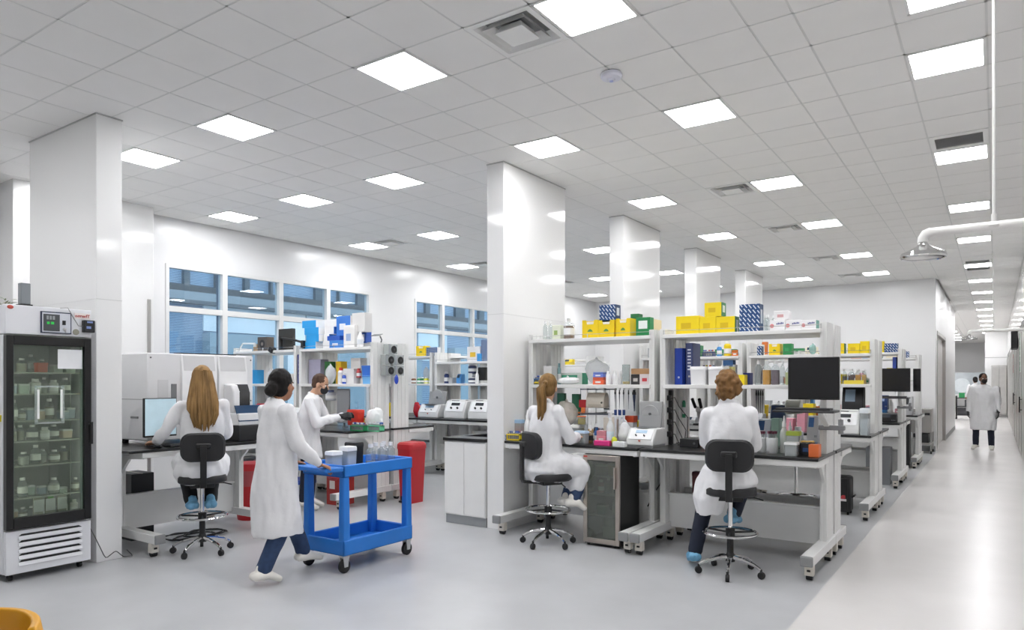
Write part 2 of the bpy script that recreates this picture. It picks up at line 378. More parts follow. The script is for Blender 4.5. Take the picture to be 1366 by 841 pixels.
tag(MB().box(-24, -12, -1.1, -9.6, 30, -1).build('yard', mat('#9aa0a4', .8), smooth=0), kind='structure')
# ================================================================ BENCHES
def bench(L, label, depth=.93, tabf=.19, foot=0., post=(.62, .90), tabz=.93, shelves=((1.975, .59, .925), (1.503, .60, .925)), tops=2.03, group=None, rails=True, panel=True, tabext=0):
    """local: x along the bench 0..L, y=0 at the tip of the front feet, +y to the back"""
    t = thing('lab_bench', label, 'bench', (0, 0, 0), 0, group)
    for k, x in enumerate((.045, L-.045)):
        f = MB().box(x-.045, foot, .125, x+.045, depth, .2).build('foot', FRAME, t, bev=.004)
        MB().prism([(x-.046, .123), (x+.046, .123), (x+.046, .202), (x-.046, .202)], 'y', foot-.02, foot+.005).build('end_cap', GREYP, f, bev=.008)
        for y in (foot+.1, depth-.12):
            c = MB().prism([(y-.032, .035), (y+.032, .035), (y+.03, .1), (y+.022, .125), (y-.022, .125), (y-.03, .1)], 'x', x-.034, x+.034).build('caster', mat('#e3ddd2', .4), t, bev=.006)
            MB().rod((x-.022, y, .03), (x+.022, y, .03), .03, n=16).rod((x-.012, y-.034, .075), (x+.012, y-.034, .075), .008, n=8).build('wheel', RUBBER, c)
        # grooved extrusion
        a, b = post; w = .026; pr = [(x-w, a), (x-.006, a), (x-.006, a+.004), (x+.006, a+.004), (x+.006, a), (x+w, a)]
        n = 3
        for q in range(n):
            y = a+(b-a)*(q+1)/(n+1); pr += [(x+w, y-.005), (x+w-.004, y-.005), (x+w-.004, y+.005), (x+w, y+.005)]
        pr += [(x+w, b), (x-w, b)]
        for q in reversed(range(n)):
            y = a+(b-a)*(q+1)/(n+1); pr += [(x-w, y+.005), (x-w+.004, y+.005), (x-w+.004, y-.005), (x-w, y-.005)]
        MB().prism(pr, 'z', .2, tops).build('post', FRAME, t, smooth=0)
        MB().prism([(tabf+.04, tabz-.06), (a+.01, tabz-.06), (a+.01, tabz-.26), (a-.02, tabz-.2), (tabf+.3, tabz-.1), (tabf+.04, tabz-.085)], 'x', x-.012, x+.012).build('bracket', FRAME, t)
    ex = tabext
    MB().box(-ex, tabf, tabz-.025, L+ex, depth-.02, tabz).build('worktop', BLACKTOP, t, bev=.004)
    MB().box(.005, tabf+.012, tabz-.075, L-.005, tabf+.05, tabz-.025).box(.005, tabf+.05, tabz-.075, .03, post[0], tabz-.025).box(L-.03, tabf+.05, tabz-.075, L-.005, post[0], tabz-.025).build('apron', FRAME, t, bev=.004)
    if panel: 
        MB().box(.07, post[0]+.1, .15, L-.07, post[0]+.12, .455).build('modesty_panel', FRAME, t)
        MB().box(.07, post[0]+.08, .455, L-.07, post[0]+.14, .475).build('panel_lip', FRAME, t, bev=.003)
    for z, a, b in shelves:
        s = MB().box(.055, a, z-.035, L-.055, b, z).build('shelf', FRAME, t, bev=.004)
        if rails and z > 1.8:
            r = MB().rod((.06, a+.02, z+.035), (L-.06, a+.02, z+.035), .0028, n=6)
            for x in (.06, L/2, L-.06): r.rod((x, a+.02, z), (x, a+.02, z+.042), .005, n=6)
            r.build('rail', CHROME, s)
    return t
RP = 2.83
XA, XB, XM = -4.13, -1.14, -2.655            # left end, right end, middle of the bench rows
LA = XM-XA-.01; LB = XB-XM-.01
bA = bench(LA, 'white lab bench against the wide column with the small glass-door cooler under it'); bA.location = (XA, 5.69, 0)
bB = bench(LB, 'white lab bench with the worker in blue shoe covers seated at it'); bB.location = (XM+.01, 5.69, 0)
kw = dict(depth=.825, foot=.32, tabf=.0, post=(.50, .78), shelves=((1.975, .46, .82), (1.503, .47, .82)))
rA = bench(LA, 'white lab bench back to back with the one over the small cooler', **kw); rA.location = (XM-.01, 7.455, 0); rA.rotation_euler.z = pi
rB = bench(LB, 'white lab bench back to back with the one carrying the big monitor arm', **kw); rB.location = (XB, 7.455, 0); rB.rotation_euler.z = pi
g1 = 'benches in the rows behind the first'
lab1 = 'white-framed black-topped lab bench in one of the rows behind the first'
sh2 = ((1.865, .59, .925), (1.503, .60, .925))
bA2 = bench(LA, lab1, shelves=sh2, group=g1); bB2 = bench(LB, lab1, shelves=sh2, group=g1)
kw['shelves'] = ((1.865, .46, .82), (1.503, .47, .82)); rA2 = bench(LA, lab1, group=g1, **kw); rB2 = bench(LB, lab1, group=g1, **kw)
for k in range(1, 4):
    for o, p, a in ((bA2, (XA, 5.69+RP*k, 0), 0), (bB2, (XM+.01, 5.69+RP*k, 0), 0), (rA2, (XM-.01, 7.455+RP*k, 0), pi), (rB2, (XB, 7.455+RP*k, 0), pi)):
        if k == 1: o.location = p; o.rotation_euler.z = a
        else: dup({bA2: bA, bB2: bB, rA2: rA, rB2: rB}[o], p, a, lab1, g1)
        
g2 = 'benches along the window side'; lab2 = 'white-framed lab bench in the rows between columns and windows'
XE = -6.42
for k in range(0, 4):
    for q in range(2):
        l1 = 'white lab bench where the masked man stands, blue cartons on its shelf' if (k, q) == (0, 0) else lab2
        dup(bA2 if (k > 0 and q == 0) else bA, (XE-LA-q*(LA+.02), 5.69+RP*k, 0), 0, l1, None if (k, q) == (0, 0) else g2)
        dup(rA, (XE-q*(LA+.02), 7.455+RP*k, 0), pi, lab2, g2)
for o in list(COL.objects):
    if o.get('label') and 'masked man stands' in o['label'] and 'group' in o: del o['group']
bL = bench(1.32, 'white lab bench beside the broad column, carrying the big white boxed instrument', depth=1.3, post=(.62, .9), shelves=(), tops=.9, tabext=.12)
bL.location = (-5.98, 3.27, 0); bL.rotation_euler.z = pi/2

RNK = ('first', 'second', 'third', 'fourth')
for o in list(COL.objects):
    if o.parent is None and o.get('group') in (g1, g2):
        k = int((o.location.y-5.5)/RP); bk = abs(o.rotation_euler.z) > 1; x = o.location.x-(LA if bk else 0)
        side = 'side towards the back wall' if bk else 'side towards the blue cart'
        if o['group'] == g1: o['label'] = 'white-framed lab bench in the %s row, %s end, %s' % (RNK[k], 'aisle' if x > -3 else 'column', side)
        else: o['label'] = 'white-framed lab bench in the %s window-side row, %s, %s' % (RNK[k], 'window end' if x < -8.2 else 'column end', side)
# ================================================================ FURNITURE AND EQUIPMENT
def spin(m, a): return m.xf(Matrix.Rotation(a, 4, 'Z'))
# ---------------------------------------------------------------- glass-door refrigerator
fr = thing('refrigerator', 'tall white refrigerator with a black-framed glass door full of bottles', 'refrigerator', (-6.17, 2.535, 0), pi/2)
FW = mat('#e9eaee', .3, var=.01)
MB().box(-.31, .04, .06, -.285, .74, 1.89).box(.285, .04, .06, .31, .74, 1.89).box(-.285, .71, .06, .285, .74, 1.89).box(-.31, .0, 1.895, .31, .74, 2.12).box(-.285, .04, .39, .285, .71, .43).build('cabinet', FW, fr, bev=.006)
MB().box(-.283, .3, .43, -.275, .705, 1.89).box(.275, .3, .43, .283, .705, 1.89).box(-.275, .695, .43, .275, .705, 1.89).build('liner', mat('#aab3a8', .35), fr)
gp = MB().box(-.305, .0, .06, .305, .04, .39).build('grille_panel', FW, fr, bev=.006)
for k in range(5):
    z = .115+k*.05; MB().prism([(-.012, z+.004), (.0, z+.004), (.002, z+.03), (-.002, z+.03)], 'x', -.22, .235).build('louvre', FW, gp)
    MB().prism([(-.22, z+.03), (.235, z+.03), (.21, z+.046), (-.2, z+.046)], 'y', -.0015, .002).build('louvre_slot', BLACK, gp)
dr = MB().box(-.31, -.03, .405, -.262, .03, 1.885).box(.242, -.03, .405, .295, .03, 1.885).box(-.262, -.03, 1.815, .242, .03, 1.885).box(-.262, -.03, .405, .242, .03, .49).build('door', mat('#0b0b0c', .35), fr, bev=.004)
MB().box(-.262, -.005, .49, .242, .0, 1.815).build('glass', glass_mat('#e2e8e2', 1.2, .01, .03), dr)
MB().box(-.262, .0, .49, -.248, .02, 1.815).box(.228, .0, .49, .242, .02, 1.815).build('glass_edge', mat('#a9b8b1', .3), dr)
MB().rod((.29, -.04, 1.02), (.29, -.04, 1.2), .013).rod((.27, -.03, 1.04), (.29, -.04, 1.04), .01).rod((.27, -.03, 1.18), (.29, -.04, 1.18), .01).build('door_handle', BLACK, dr)
MB().box(.05, -.012, 1.635, .232, -.008, 1.79).build('paper_sheet', mat('#eef0f2', .7), dr)
ah = MB()
for a in ((-.115, 1.2, -.095, 1.5), (.075, 1.2, .095, 1.5), (-.115, 1.2, .095, 1.215), (-.115, 1.485, .095, 1.5)): ah.box(a[0], -.02, a[1], a[2], -.008, a[3])
ah.build('acrylic_holder', glass_mat('#eef4f2', 1.5, .03, .25), dr)
MB().box(-.1, -.024, 1.24, -.085, -.016, 1.47).box(.065, -.024, 1.24, .08, -.016, 1.47).build('holder_strips', mat('#f2f4f2', .4), dr)
for k, z in enumerate((.62, .87, 1.06, 1.22, 1.43, 1.6)):
    s = MB().box(-.272, .05, z-.004, .272, .058, z+.006)
    for q in range(14): x = -.26+q*.04; s.box(x-.002, .058, z-.002, x+.002, .6, z+.002)
    s.box(-.272, .6, z-.004, .272, .608, z+.006).build('wire_shelf', mat('#cfd3c4', .35, metal=.4), fr)
MB().box(-.27, .035, .5, -.262, .05, 1.8).build('added_fill_strip', mat('#ffffff', .5, emis=5, ecol='#f4f6e8', var=0), fr); MB().box(.262, .035, .5, .27, .05, 1.8).build('added_fill_strip', mat('#ffffff', .5, emis=5, ecol='#f4f6e8', var=0), fr)  # glowing strips added behind both door sides to brighten the dark interior
cp = MB().box(-.07, -.012, 1.915, .15, .0, 2.085).build('control_panel', mat('#25304d', .4), fr)
MB().box(-.062, -.015, 1.923, .142, -.01, 2.077).build('panel_face', mat('#d9dce4', .4), cp)
MB().box(-.055, -.018, 1.932, .062, -.013, 2.065).build('display', mat('#4c5053', .3), cp)
MB().box(-.03, -.0195, 1.985, -.012, -.017, 2.005).box(-.002, -.0195, 1.985, .02, -.017, 2.005).build('green_digits', mat('#1f9d3c', .4, emis=.8), cp)
for q in range(3): MB().box(-.033+q*.022, -.0195, 2.022, -.018+q*.022, -.017, 2.052).build('display_key', mat('#9b9fa2', .4), cp)
MB().box(.082, -.022, 1.985, .104, -.014, 2.02).build('rocker_switch', BLACK, cp)
MB().rod((.095, -.014, 1.95), (.095, -.03, 1.95), .012, n=14).rod((.097, -.03, 1.95), (.097, -.034, 1.925), .004).build('key_switch', CHROME, cp)
MB().rod((.188, 0, 1.935), (.188, -.006, 1.935), .024, n=20).build('round_badge', mat('#9b9a8c', .4), fr)
pl = MB().box(.175, -.006, 2.045, .297, 0, 2.09).build('name_plate', mat('#ebe3e1', .4), fr)
text('Thermo', .034, mat('#b23a35', .4), pl, (.236, -.0065, 2.067), FACE_Y, bold=.001)
rc = MB().box(.232, -.045, 1.935, .318, .0, 2.035).build('recorder', mat('#1a1a1e', .4), fr, bev=.006)
MB().box(.255, -.047, 2.012, .298, -.044, 2.026).build('recorder_label', mat('#7f92c8', .4), rc); MB().box(.25, -.047, 1.965, .285, -.044, 1.985).build('recorder_display', mat('#7f92c8', .4), rc)
MB().tube([(.07, -.005, 2.12), (.12, -.02, 2.125), (.16, -.022, 2.05), (.2, -.02, 1.985), (.235, -.02, 1.985)], .003, 6).build('probe_wire', GREYP, fr)
MB().sph((-.275, -.003, 2.1), (.022, .004, .015)).build('red_sticker', mat('#c05040', .4), fr)
for x in (-.25, .25):
    for y in (.08, .66):
        c = MB().box(x-.02, y-.02, .045, x+.02, y+.02, .062).build('caster', ALU, fr); MB().rod((x-.012, y, .027), (x+.012, y, .027), .027, n=14).build('wheel', RUBBER, c)
bx = thing('speaker_box', 'small grey upright box standing on top of the refrigerator', 'box', (-6.42, 2.45, 2.12), pi/2)
MB().box(-.035, -.03, .03, .035, .03, .2).build('body', mat('#81868a', .5), bx, bev=.005); MB().box(-.045, -.04, 0, .045, .04, .03).build('stand', BLACK, bx)
ln = thing('plant_sprig', 'tangle of dry green and brown leaves lying on the refrigerator', 'plant', (-6.45, 2.30, 2.12))
random.seed(3)
for k in range(26):
    a, b = random.uniform(-.09, .09), random.uniform(-.1, .09); c = random.uniform(.012, .07); q = random.uniform(0, 6.28)
    m = MB().add([(0, -.03, 0), (.009, 0, .003), (0, .03, 0), (-.009, 0, .003)], [(0, 1, 2, 3)]).xf(Matrix.Translation((a, b, c)) @ Matrix.Rotation(q, 4, 'Z') @ Matrix.Rotation(random.uniform(-.6, .6), 4, 'X'))
    m.build('leaf', mat(random.choice(['#7d8a5c', '#a89a80', '#5f6b4a']), .7), ln)
MB().tube([(-.1, -.1, .006), (0, 0, .02), (.05, .09, .006)], .004, 6).build('stem', mat('#6d5a40', .7), ln)
# ---------------------------------------------------------------- stools
VINYL = mat('#232325', .5, var=.08, bump=.05, bs=80)
def rrect(w, h, r, n=5):
    return [(sx*(w/2-r)+r*cos(a), sy*(h/2-r)+r*sin(a)) for sx, sy, a0 in ((1, 1, 0), (-1, 1, pi/2), (-1, -1, pi), (1, -1, 1.5*pi)) for k in range(n+1) for a in (a0+pi/2*k/n,)]
def stool(label, loc, rz, seat=.70, ring=.33, group=None, base=0, back=True):
    t = thing('lab_stool', label, 'stool', loc, rz, group)
    for k in range(5):
        a = base+2*pi*k/5; c, s = cos(a), sin(a)
        MB().tube([(.02*c, .02*s, .135), (.1*c, .1*s, .125), (.19*c, .19*s, .1), (.245*c, .245*s, .07)], [.02, .017, .014, .012], 8).build('leg', CHROME, t)
        w = MB().rod((.25*c-.014*s, .25*s+.014*c, .028), (.25*c+.014*s, .25*s-.014*c, .028), .028, n=14).rod((.25*c, .25*s, .03), (.245*c, .245*s, .075), .01); w.build('caster', RUBBER, t, bev=.003)
    MB().cyl(0, 0, .1, .36, .026).lathe([(.036, .1), (.036, .15), (.026, .17)]).build('lower_column', BLACK, t)
    MB().cyl(0, 0, .34, seat-.1, .018).build('gas_cylinder', CHROME, t)
    fr_ = MB().ring((0, 0, ring), .205, .0115).build('foot_ring', CHROME, t)
    sp = MB().cyl(0, 0, ring-.03, ring+.03, .036)
    for k in range(3): a = 2*pi*k/3+.5; sp.rod((.03*cos(a), .03*sin(a), ring), (.205*cos(a), .205*sin(a), ring), .008)
    sp.build('ring_hub', BLACK, fr_)
    sm = MB(); R0 = rrect(.40, .38, .13)
    sm.rings([[(x*k, y*k+.01, z) for x, y in R0] for k, z in ((.9, seat-.07), (1, seat-.055), (1.0, seat-.02), (.95, seat), (.6, seat+.004))]); sm.build('seat', VINYL, t)
    MB().cbox(0, 0, seat-.11, .2, .2, .04).build('seat_plate', BLACK, t, bev=.008)
    MB().tube([(.05, .02, seat-.085), (.18, .05, seat-.09), (.25, .05, seat-.11)], .006, 6).build('lever', BLACK, t)
    if not back: return t
    B0 = rrect(.365, .25, .085)
    zc = seat+.26; bm = MB()
    bm.rings([[(x*k, y0-.05*(x*k/.18)**2*-1-.24, zc+z*k) for x, z in B0] for k, y0 in ((.9, 0), (1, .012), (1, .04), (.9, .055), (.5, .058))]); bm.build('backrest', VINYL, t)
    br = MB().prism([(-.1, seat-.1), (-.26, seat-.09), (-.285, seat-.05), (-.285, zc+.02), (-.255, zc+.02), (-.255, seat-.06), (-.235, seat-.065), (-.1, seat-.07)], 'x', -.026, .026)
    br.build('back_bar', BLACK, t, bev=.005)
    MB().cbox(0, -.262, zc-.01, .12, .03, .05).build('back_mount', BLACK, t, bev=.012)
    return t
stool('black lab stool with the long-haired blonde worker seated on it', (-5.86, 3.64, 0), R(60), .70, .33, base=.3)
stool('black lab stool with the ponytailed worker seated on it', (-3.47, 5.66, 0), R(-32), .68, .33, base=.2)
stool('black lab stool with the curly-haired worker seated on it', (-1.745, 5.62, 0), R(15), .70, .33, base=.9)
stool('empty black stool pushed in behind the curly-haired worker\'s bench', (-1.72, 7.75, 0), pi+.3, .77, .33, back=False)
stool('chrome-legged stool standing close to the masked man', (-7.12, 5.3, 0), pi*.8, .6, .3, back=False)
# ---------------------------------------------------------------- small cooler under the bench
mf = thing('beverage_cooler', 'small black under-bench cooler with a stainless-framed glass door', 'refrigerator', (-3.01, 5.84, 0))
MB().box(-.185, .03, .015, -.165, .44, .85).box(.165, .03, .015, .185, .44, .85).box(-.165, .42, .015, .165, .44, .85).box(-.185, .03, .85, .185, .44, .855).box(-.165, .03, .015, .165, .42, .06).build('cabinet', mat('#202021', .35), mf, bev=.004)
SS = mat('#b8afa6', .28, metal=.8, var=.05)
dd = MB().box(-.185, 0, .03, -.145, .03, .85).box(.145, 0, .03, .185, .03, .85).box(-.145, 0, .8, .145, .03, .85).box(-.145, 0, .03, .145, .03, .075).build('door', SS, mf, bev=.004)
MB().box(-.145, .01, .075, .145, .016, .8).build('glass', glass_mat('#c2c8bf', 1.4, .02, .14), dd)
for z in (.27, .47, .64): MB().box(-.163, .05, z, .163, .4, z+.006).build('wire_shelf', ALU, mf)
MB().box(.14, -.03, .55, .155, -.005, .75).build('door_handle', SS, dd, bev=.003)
MB().box(-.18, -.002, .825, -.14, .0, .84).build('name_tag', mat('#c4473c', .4), dd)
for x in (-.16, .16):
    for y in (.06, .4): MB().cyl(x, y, 0, .016, .015, n=10).build('foot', BLACK, mf)
# ---------------------------------------------------------------- bins
RED = mat('#b8232b', .38, var=.05); RED2 = mat('#c22c34', .35, var=.04)
tb = thing('step_bin', 'tall narrow red step-on waste bin at the bench end', 'bin', (-6.13, 6.68, 0))
def tapered(m, w0, d0, w1, d1, z0, z1, r=.03):
    return m.rings([[(x, y, z0) for x, y in rrect(w0, d0, r)], [(x, y, z1) for x, y in rrect(w1, d1, r)]])
tapered(MB(), .19, .25, .235, .3, 0.0, .68).build('body', RED, tb); 
lm = MB().rings([[(x*k, y*k, z) for x, y in rrect(.255, .32, .05)] for k, z in ((1, .68), (1.02, .70), (1, .74), (.85, .765), (.4, .775))]); lm.build('lid', RED2, tb)
MB().box(-.05, -.19, .015, .05, -.13, .04).build('pedal', BLACK, tb, bev=.006); MB().box(-.06, -.142, .01, .06, -.134, .09).build('pedal_recess', BLACK, tb)
rb = thing('waste_bin', 'round red lidded waste bin with a bag over its rim behind the bench foot', 'bin', (-6.88, 4.86, 0))
MB().lathe([(.14, 0), (.145, .02), (.175, .52), (.18, .55)], n=28).build('body', RED, rb)
MB().lathe([(.19, .54), (.2, .56), (.2, .6), (.185, .625), (.1, .635), (0, .637)], n=28).build('lid', RED2, rb)
MB().lathe([(.183, .38), (.186, .4), (.197, .5), (.196, .56)], n=28).build('bag_rim', mat('#cf6a70', .3, alpha=.6), rb)
bb = thing('biohazard_box', 'red cardboard waste box with a pink plastic bag hanging out', 'bin', (-6.78, 6.08, 0))
MB().cbox(0, 0, 0, .24, .24, .36).build('box', mat('#a8322c', .6), bb, bev=.004)
MB().lathe([(.12, .3), (.15, .34), (.145, .42), (.16, .5), (.15, .53), (.1, .5)], n=14, sq=.5).build('bag', mat('#d8505e', .3, alpha=.75), bb)
MB().box(-.06, -.124, .2, .03, -.12, .3).build('label', mat('#eee5e0', .6), bb)
# ---------------------------------------------------------------- blue utility cart
BLUE = mat('#2579d2', .42, var=.05, ns=4)
ct = thing('utility_cart', 'blue plastic two-shelf utility cart being pushed across the floor', 'cart', (-4.51, 4.255, 0))
def tray(z0, z1, w, d, name, t0=.022, handle=False):
    m = MB(); hw, hd = w/2, d/2
    m.box(-hw, -hd, z0, hw, hd, z0+.02)
    for a in ((-hw, -hd, hw, -hd+t0), (-hw, hd-t0, hw, hd), (-hw, -hd, -hw+t0, hd), (hw-t0, -hd, hw, hd)): m.box(a[0], a[1], z0, a[2], a[3], z1)
    if handle: m.prism([(-hw, -hd), (hw, -hd), (hw-.05, -hd-.14), (-hw+.05, -hd-.14)], 'z', z1-.05, z1-.012)
    return m.build(name, BLUE, ct, bev=.01)
tray(.14, .265, .5, .8, 'bottom_tray'); tray(.765, .865, .5, .8, 'top_tray', handle=True)
for sx in (-1, 1):
    for sy in (-1, 1):
        x, y = sx*.213, sy*.362
        tapered(MB(), .07, .075, .058, .062, .16, .78, .012).xf(Matrix.Translation((x, y, 0))).build('upright', BLUE, ct, bev=.003)
        c = MB().prism([(y-.03, .14), (y+.03, .14), (y+.018, .05), (y-.018, .05)], 'x', x-.026, x-.018).prism([(y-.03, .14), (y+.03, .14), (y+.018, .05), (y-.018, .05)], 'x', x+.018, x+.026).cbox(x, y, .125, .06, .06, .015).build('caster', ALU, ct)
        MB().rod((x-.016, y, .055), (x+.016, y, .055), .055, n=20).build('wheel', RUBBER, c, bev=.006)
# ---------------------------------------------------------------- sink cabinet beside the wide column
sk = thing('sink_cabinet', 'white sink cabinet with a black counter against the wide column', 'cabinet', (-4.675, 5.92, 0))
MB().box(-.275, 0, .1, .275, 1.25, .69).box(-.275, 0, .69, -.205, 1.25, .895).box(.205, 0, .69, .275, 1.25, .895).box(-.205, 0, .69, .205, .245, .895).box(-.205, .755, .69, .205, 1.25, .895).build('body', WHITE, sk)
MB().box(-.27, .02, 0, .275, 1.25, .1).build('kick_plate', mat('#9b9ea0', .4, metal=.3), sk)
for a, b in ((-.27, -.005), (.005, .27)): MB().box(a, -.008, .11, b, 0, .885).build('door', WHITE, sk, bev=.003)
MB().box(-.285, -.02, .895, .28, .25, .93).box(-.285, .25, .895, -.2, 1.25, .93).box(.2, .25, .895, .28, 1.25, .93).box(-.2, .75, .895, .2, 1.25, .93).build('counter', BLACKTOP, sk, bev=.004)
MB().box(-.2, .25, .7, .2, .75, .71).box(-.2, .25, .7, -.19, .75, .9).box(.19, .25, .7, .2, .75, .9).box(-.2, .25, .7, .2, .26, .9).box(-.2, .74, .7, .2, .75, .9).build('basin', BLACKTOP, sk)
MB().tube([(.1, .82, .93), (.1, .82, 1.15), (.1, .78, 1.22), (.1, .68, 1.24), (.1, .6, 1.2), (.1, .59, 1.15)], .012).cyl(.1, .82, .93, .96, .025).build('faucet', CHROME, sk)
# ---------------------------------------------------------------- big boxed instrument
ins = thing('sequencing_instrument', 'big white boxed laboratory instrument with two perforated vent covers', 'instrument', (-6.56, 4.09, .93), pi/2)
IW = mat('#dededf', .4, var=.015)
MB().box(-.57, 0, .04, .57, .62, .875).build('housing', IW, ins, bev=.012)
MB().box(-.2, .05, .875, .4, .2, .888).build('top_strip', BLACK, ins)
PERF = stripe_mat('#bcbcbd', '#f2f2f2', 'dash', .35)
for a, b in ((-.245, .13), (.15, .48)):
    h = MB().prism([(-.03, .12), (-.03, .7), (.0, .872), (.03, .872), (.03, .12)], 'x', a, b).build('cover', mat('#e8e8e8', .38), ins, bev=.006)
    MB().add([(a+.02, -.0302, .71), (b-.02, -.0302, .71), (b-.02, -.0045, .855), (a+.02, -.0045, .855)], [(0, 1, 2, 3)]).build('vent_grid', PERF, h)
MB().box(-.47, -.004, .33, -.37, .0, .62).build('service_panel', mat('#d0d0d1', .4), ins); MB().box(-.34, -.012, .2, -.29, 0, .58).build('slot', mat('#77797c', .4), ins)
for x in (-.54, .54):
    for z in (.12, .4, .83): MB().rod((x, .001, z), (x, -.004, z), .008, n=8).build('screw', DGREY, ins)
MB().box(-.572, .05, .43, -.569, .58, .436).build('panel_joint', GREYP, ins); MB().box(-.585, .16, .25, -.57, .28, .27).build('side_latch', GREYP, ins)
mo = MB().prism([(-.2, .28), (-.2, .5), (-.16, .57), (-.03, .58), (-.03, .28)], 'x', .2, .4).build('head_unit', IW, ins, bev=.012)
MB().prism([(-.205, .3), (-.205, .49), (-.165, .575), (-.1, .575), (-.19, .45), (-.19, .3)], 'x', .27, .39).build('head_visor', mat('#2a2b2d', .25), mo, bev=.004)
MB().box(.26, -.203, .27, .39, -.19, .3).build('teal_strip', mat('#6fa6a0', .4), mo)
lo = MB().box(.2, -.3, .0, .52, -.03, .16).build('lower_unit', mat('#1d1e20', .4), ins, bev=.008)
MB().box(.2, -.29, .16, .52, -.03, .28).build('unit_cover', IW, lo, bev=.008); MB().prism([(-.295, .2), (-.22, .36), (-.21, .36), (-.285, .2)], 'x', .2, .5).build('blue_window', mat('#173a5c', .12), lo)
for x in (-.5, .5):
    for y in (.08, .54): MB().cyl(x, y, 0, .045, .03, n=12).build('foot', RUBBER, ins)
# ---------------------------------------------------------------- monitors on arms
SCR = mat('#1b1b1d', .22, var=0)
def monitor(t, w, h, z, y=0, x=0, m=SCR, bez=mat('#141415', .4), tilt=0):
    p = MB().box(x-w/2, y, z, x+w/2, y+.03, z+h).build('screen_case', bez, t, bev=.005)
    MB().box(x-w/2+.008, y-.002, z+.016, x+w/2-.008, y+.002, z+h-.008).build('screen', m, p)
    return p
def arm_monitor(label, X, Y, W=.39):
    t = thing('arm_monitor', label, 'monitor', (X, Y, 1.1))
    monitor(t, W, .345, .285)
    MB().box(-.05, .03, .4, .05, .05, .5).build('mount_plate', BLACK, t)
    MB().tube([(0, .05, .45), (.08, .12, .45), (.1, .3, .45)], .016).build('monitor_arm', FRAME, t)
    ky = MB().box(-.27, -.2, .185, .19, .06, .205).build('keyboard_tray', mat('#39393b', .5), t, bev=.006)
    MB().box(-.25, -.19, .205, .16, -.05, .222).build('keyboard', mat('#242426', .5), ky, bev=.004)
    MB().prism([(-.02, .16), (.22, .05), (.22, .085), (-.02, .195)], 'x', .04, .085).build('tray_arm', FRAME, t, bev=.008)
    MB().box(.0, .2, .03, .2, .25, .07).build('arm_bracket', mat('#8d8e90', .4), t, bev=.005); MB().cyl(.17, .22, .0, .12, .02).build('arm_pivot', mat('#8d8e90', .4), t)
    return t
am = arm_monitor('large black monitor on an arm at the end of the curly-haired worker\'s bench', -1.22, 6.09)
dup(am, (-1.22, 6.09+2*RP, 0+1.1), 0, 'black monitor on an arm with the flat grey tray, on the third bench row')
em = thing('edge_monitor', 'dark slim monitor turned edge-on behind the third bench row\'s monitor', 'monitor', (-.98, 6.55+2*RP, 1.1)); monitor(em, .1, .345, .285); MB().tube([(0, .03, .45), (-.02, .1, .45), (-.16, .12, .45)], .014).build('arm', FRAME, em); MB().box(-.2, .08, .35, -.16, .16, .55).build('clamp', BLACK, em)
# ---------------------------------------------------------------- rolling case
cs = thing('rolling_case', 'black wheeled hard case with a red and white sticker', 'case', (-1.5, 8.93, 0))
MB().box(-.13, -.1, .03, .13, .12, .44).build('shell', mat('#1c1c1d', .5), cs, bev=.025)
for x in (-.09, 0, .09): MB().box(x-.012, -.108, .06, x+.012, -.1, .42).build('rib', mat('#1c1c1d', .5), cs, bev=.003)
MB().tube([(.135, -.04, .2), (.16, -.04, .22), (.16, .05, .22), (.135, .05, .2)], .01).build('handle', BLACK, cs)
MB().sph((.06, -.104, .2), (.03, .006, .03)).build('red_sticker', mat('#b0353a', .5), cs); MB().box(.03, -.1105, .16, .09, -.108, .185).build('white_sticker', mat('#dcd6d6', .5), cs)
for x in (-.1, .1): MB().rod((x-.015, .09, .03), (x+.015, .09, .03), .03, n=14).rod((x-.01, -.07, .015), (x+.01, -.07, .015), .015, n=8).build('wheel', RUBBER, cs)
# ---------------------------------------------------------------- emergency showers
PIPE = mat('#ecebe8', .35)
def shower(label, loc, far=2.55):
    t = thing('safety_shower', label, 'shower', loc)
    MB().tube([(0, 0, .08), (0, 0, .1), (.012, 0, .122), (.04, 0, .132), (far, 0, .132)], .026, 12).build('pipe', PIPE, t)
    MB().tube([(.0, 0, .075), (0, 0, .095), (.012, 0, .12), (.045, 0, .132)], .031, 12).build('elbow', PIPE, t)
    MB().lathe([(.024, .1), (.022, .075), (.03, .06), (.04, .05), (.07, .035), (.12, .01), (.127, -.012), (.12, -.022), (.118, -.016), (.06, -.006), (0.01, -.004)], n=32).build('head', CHROME, t)
    MB().lathe([(.034, .055), (.04, .048), (.034, .04)], n=12).build('head_nut', CHROME, t)
    MB().cyl(0, 0, .075, .105, .02).build('nipple', ALU, t)
    MB().cyl(.353, 0, .132, CEIL-loc[2], .0085, n=8).cyl(.353, 0, .132, .2, .014, n=8).ring((.353, 0, .132), .03, .008, 12, 6).build('hanger_rod', PIPE, t)
    return t
shower('chrome emergency shower head on a white pipe over the walkway', (-.362, 4.93, 2.3), 2.9)
shower('second chrome emergency shower farther down the corridor', (-.39, 14.95, 2.3), .8)
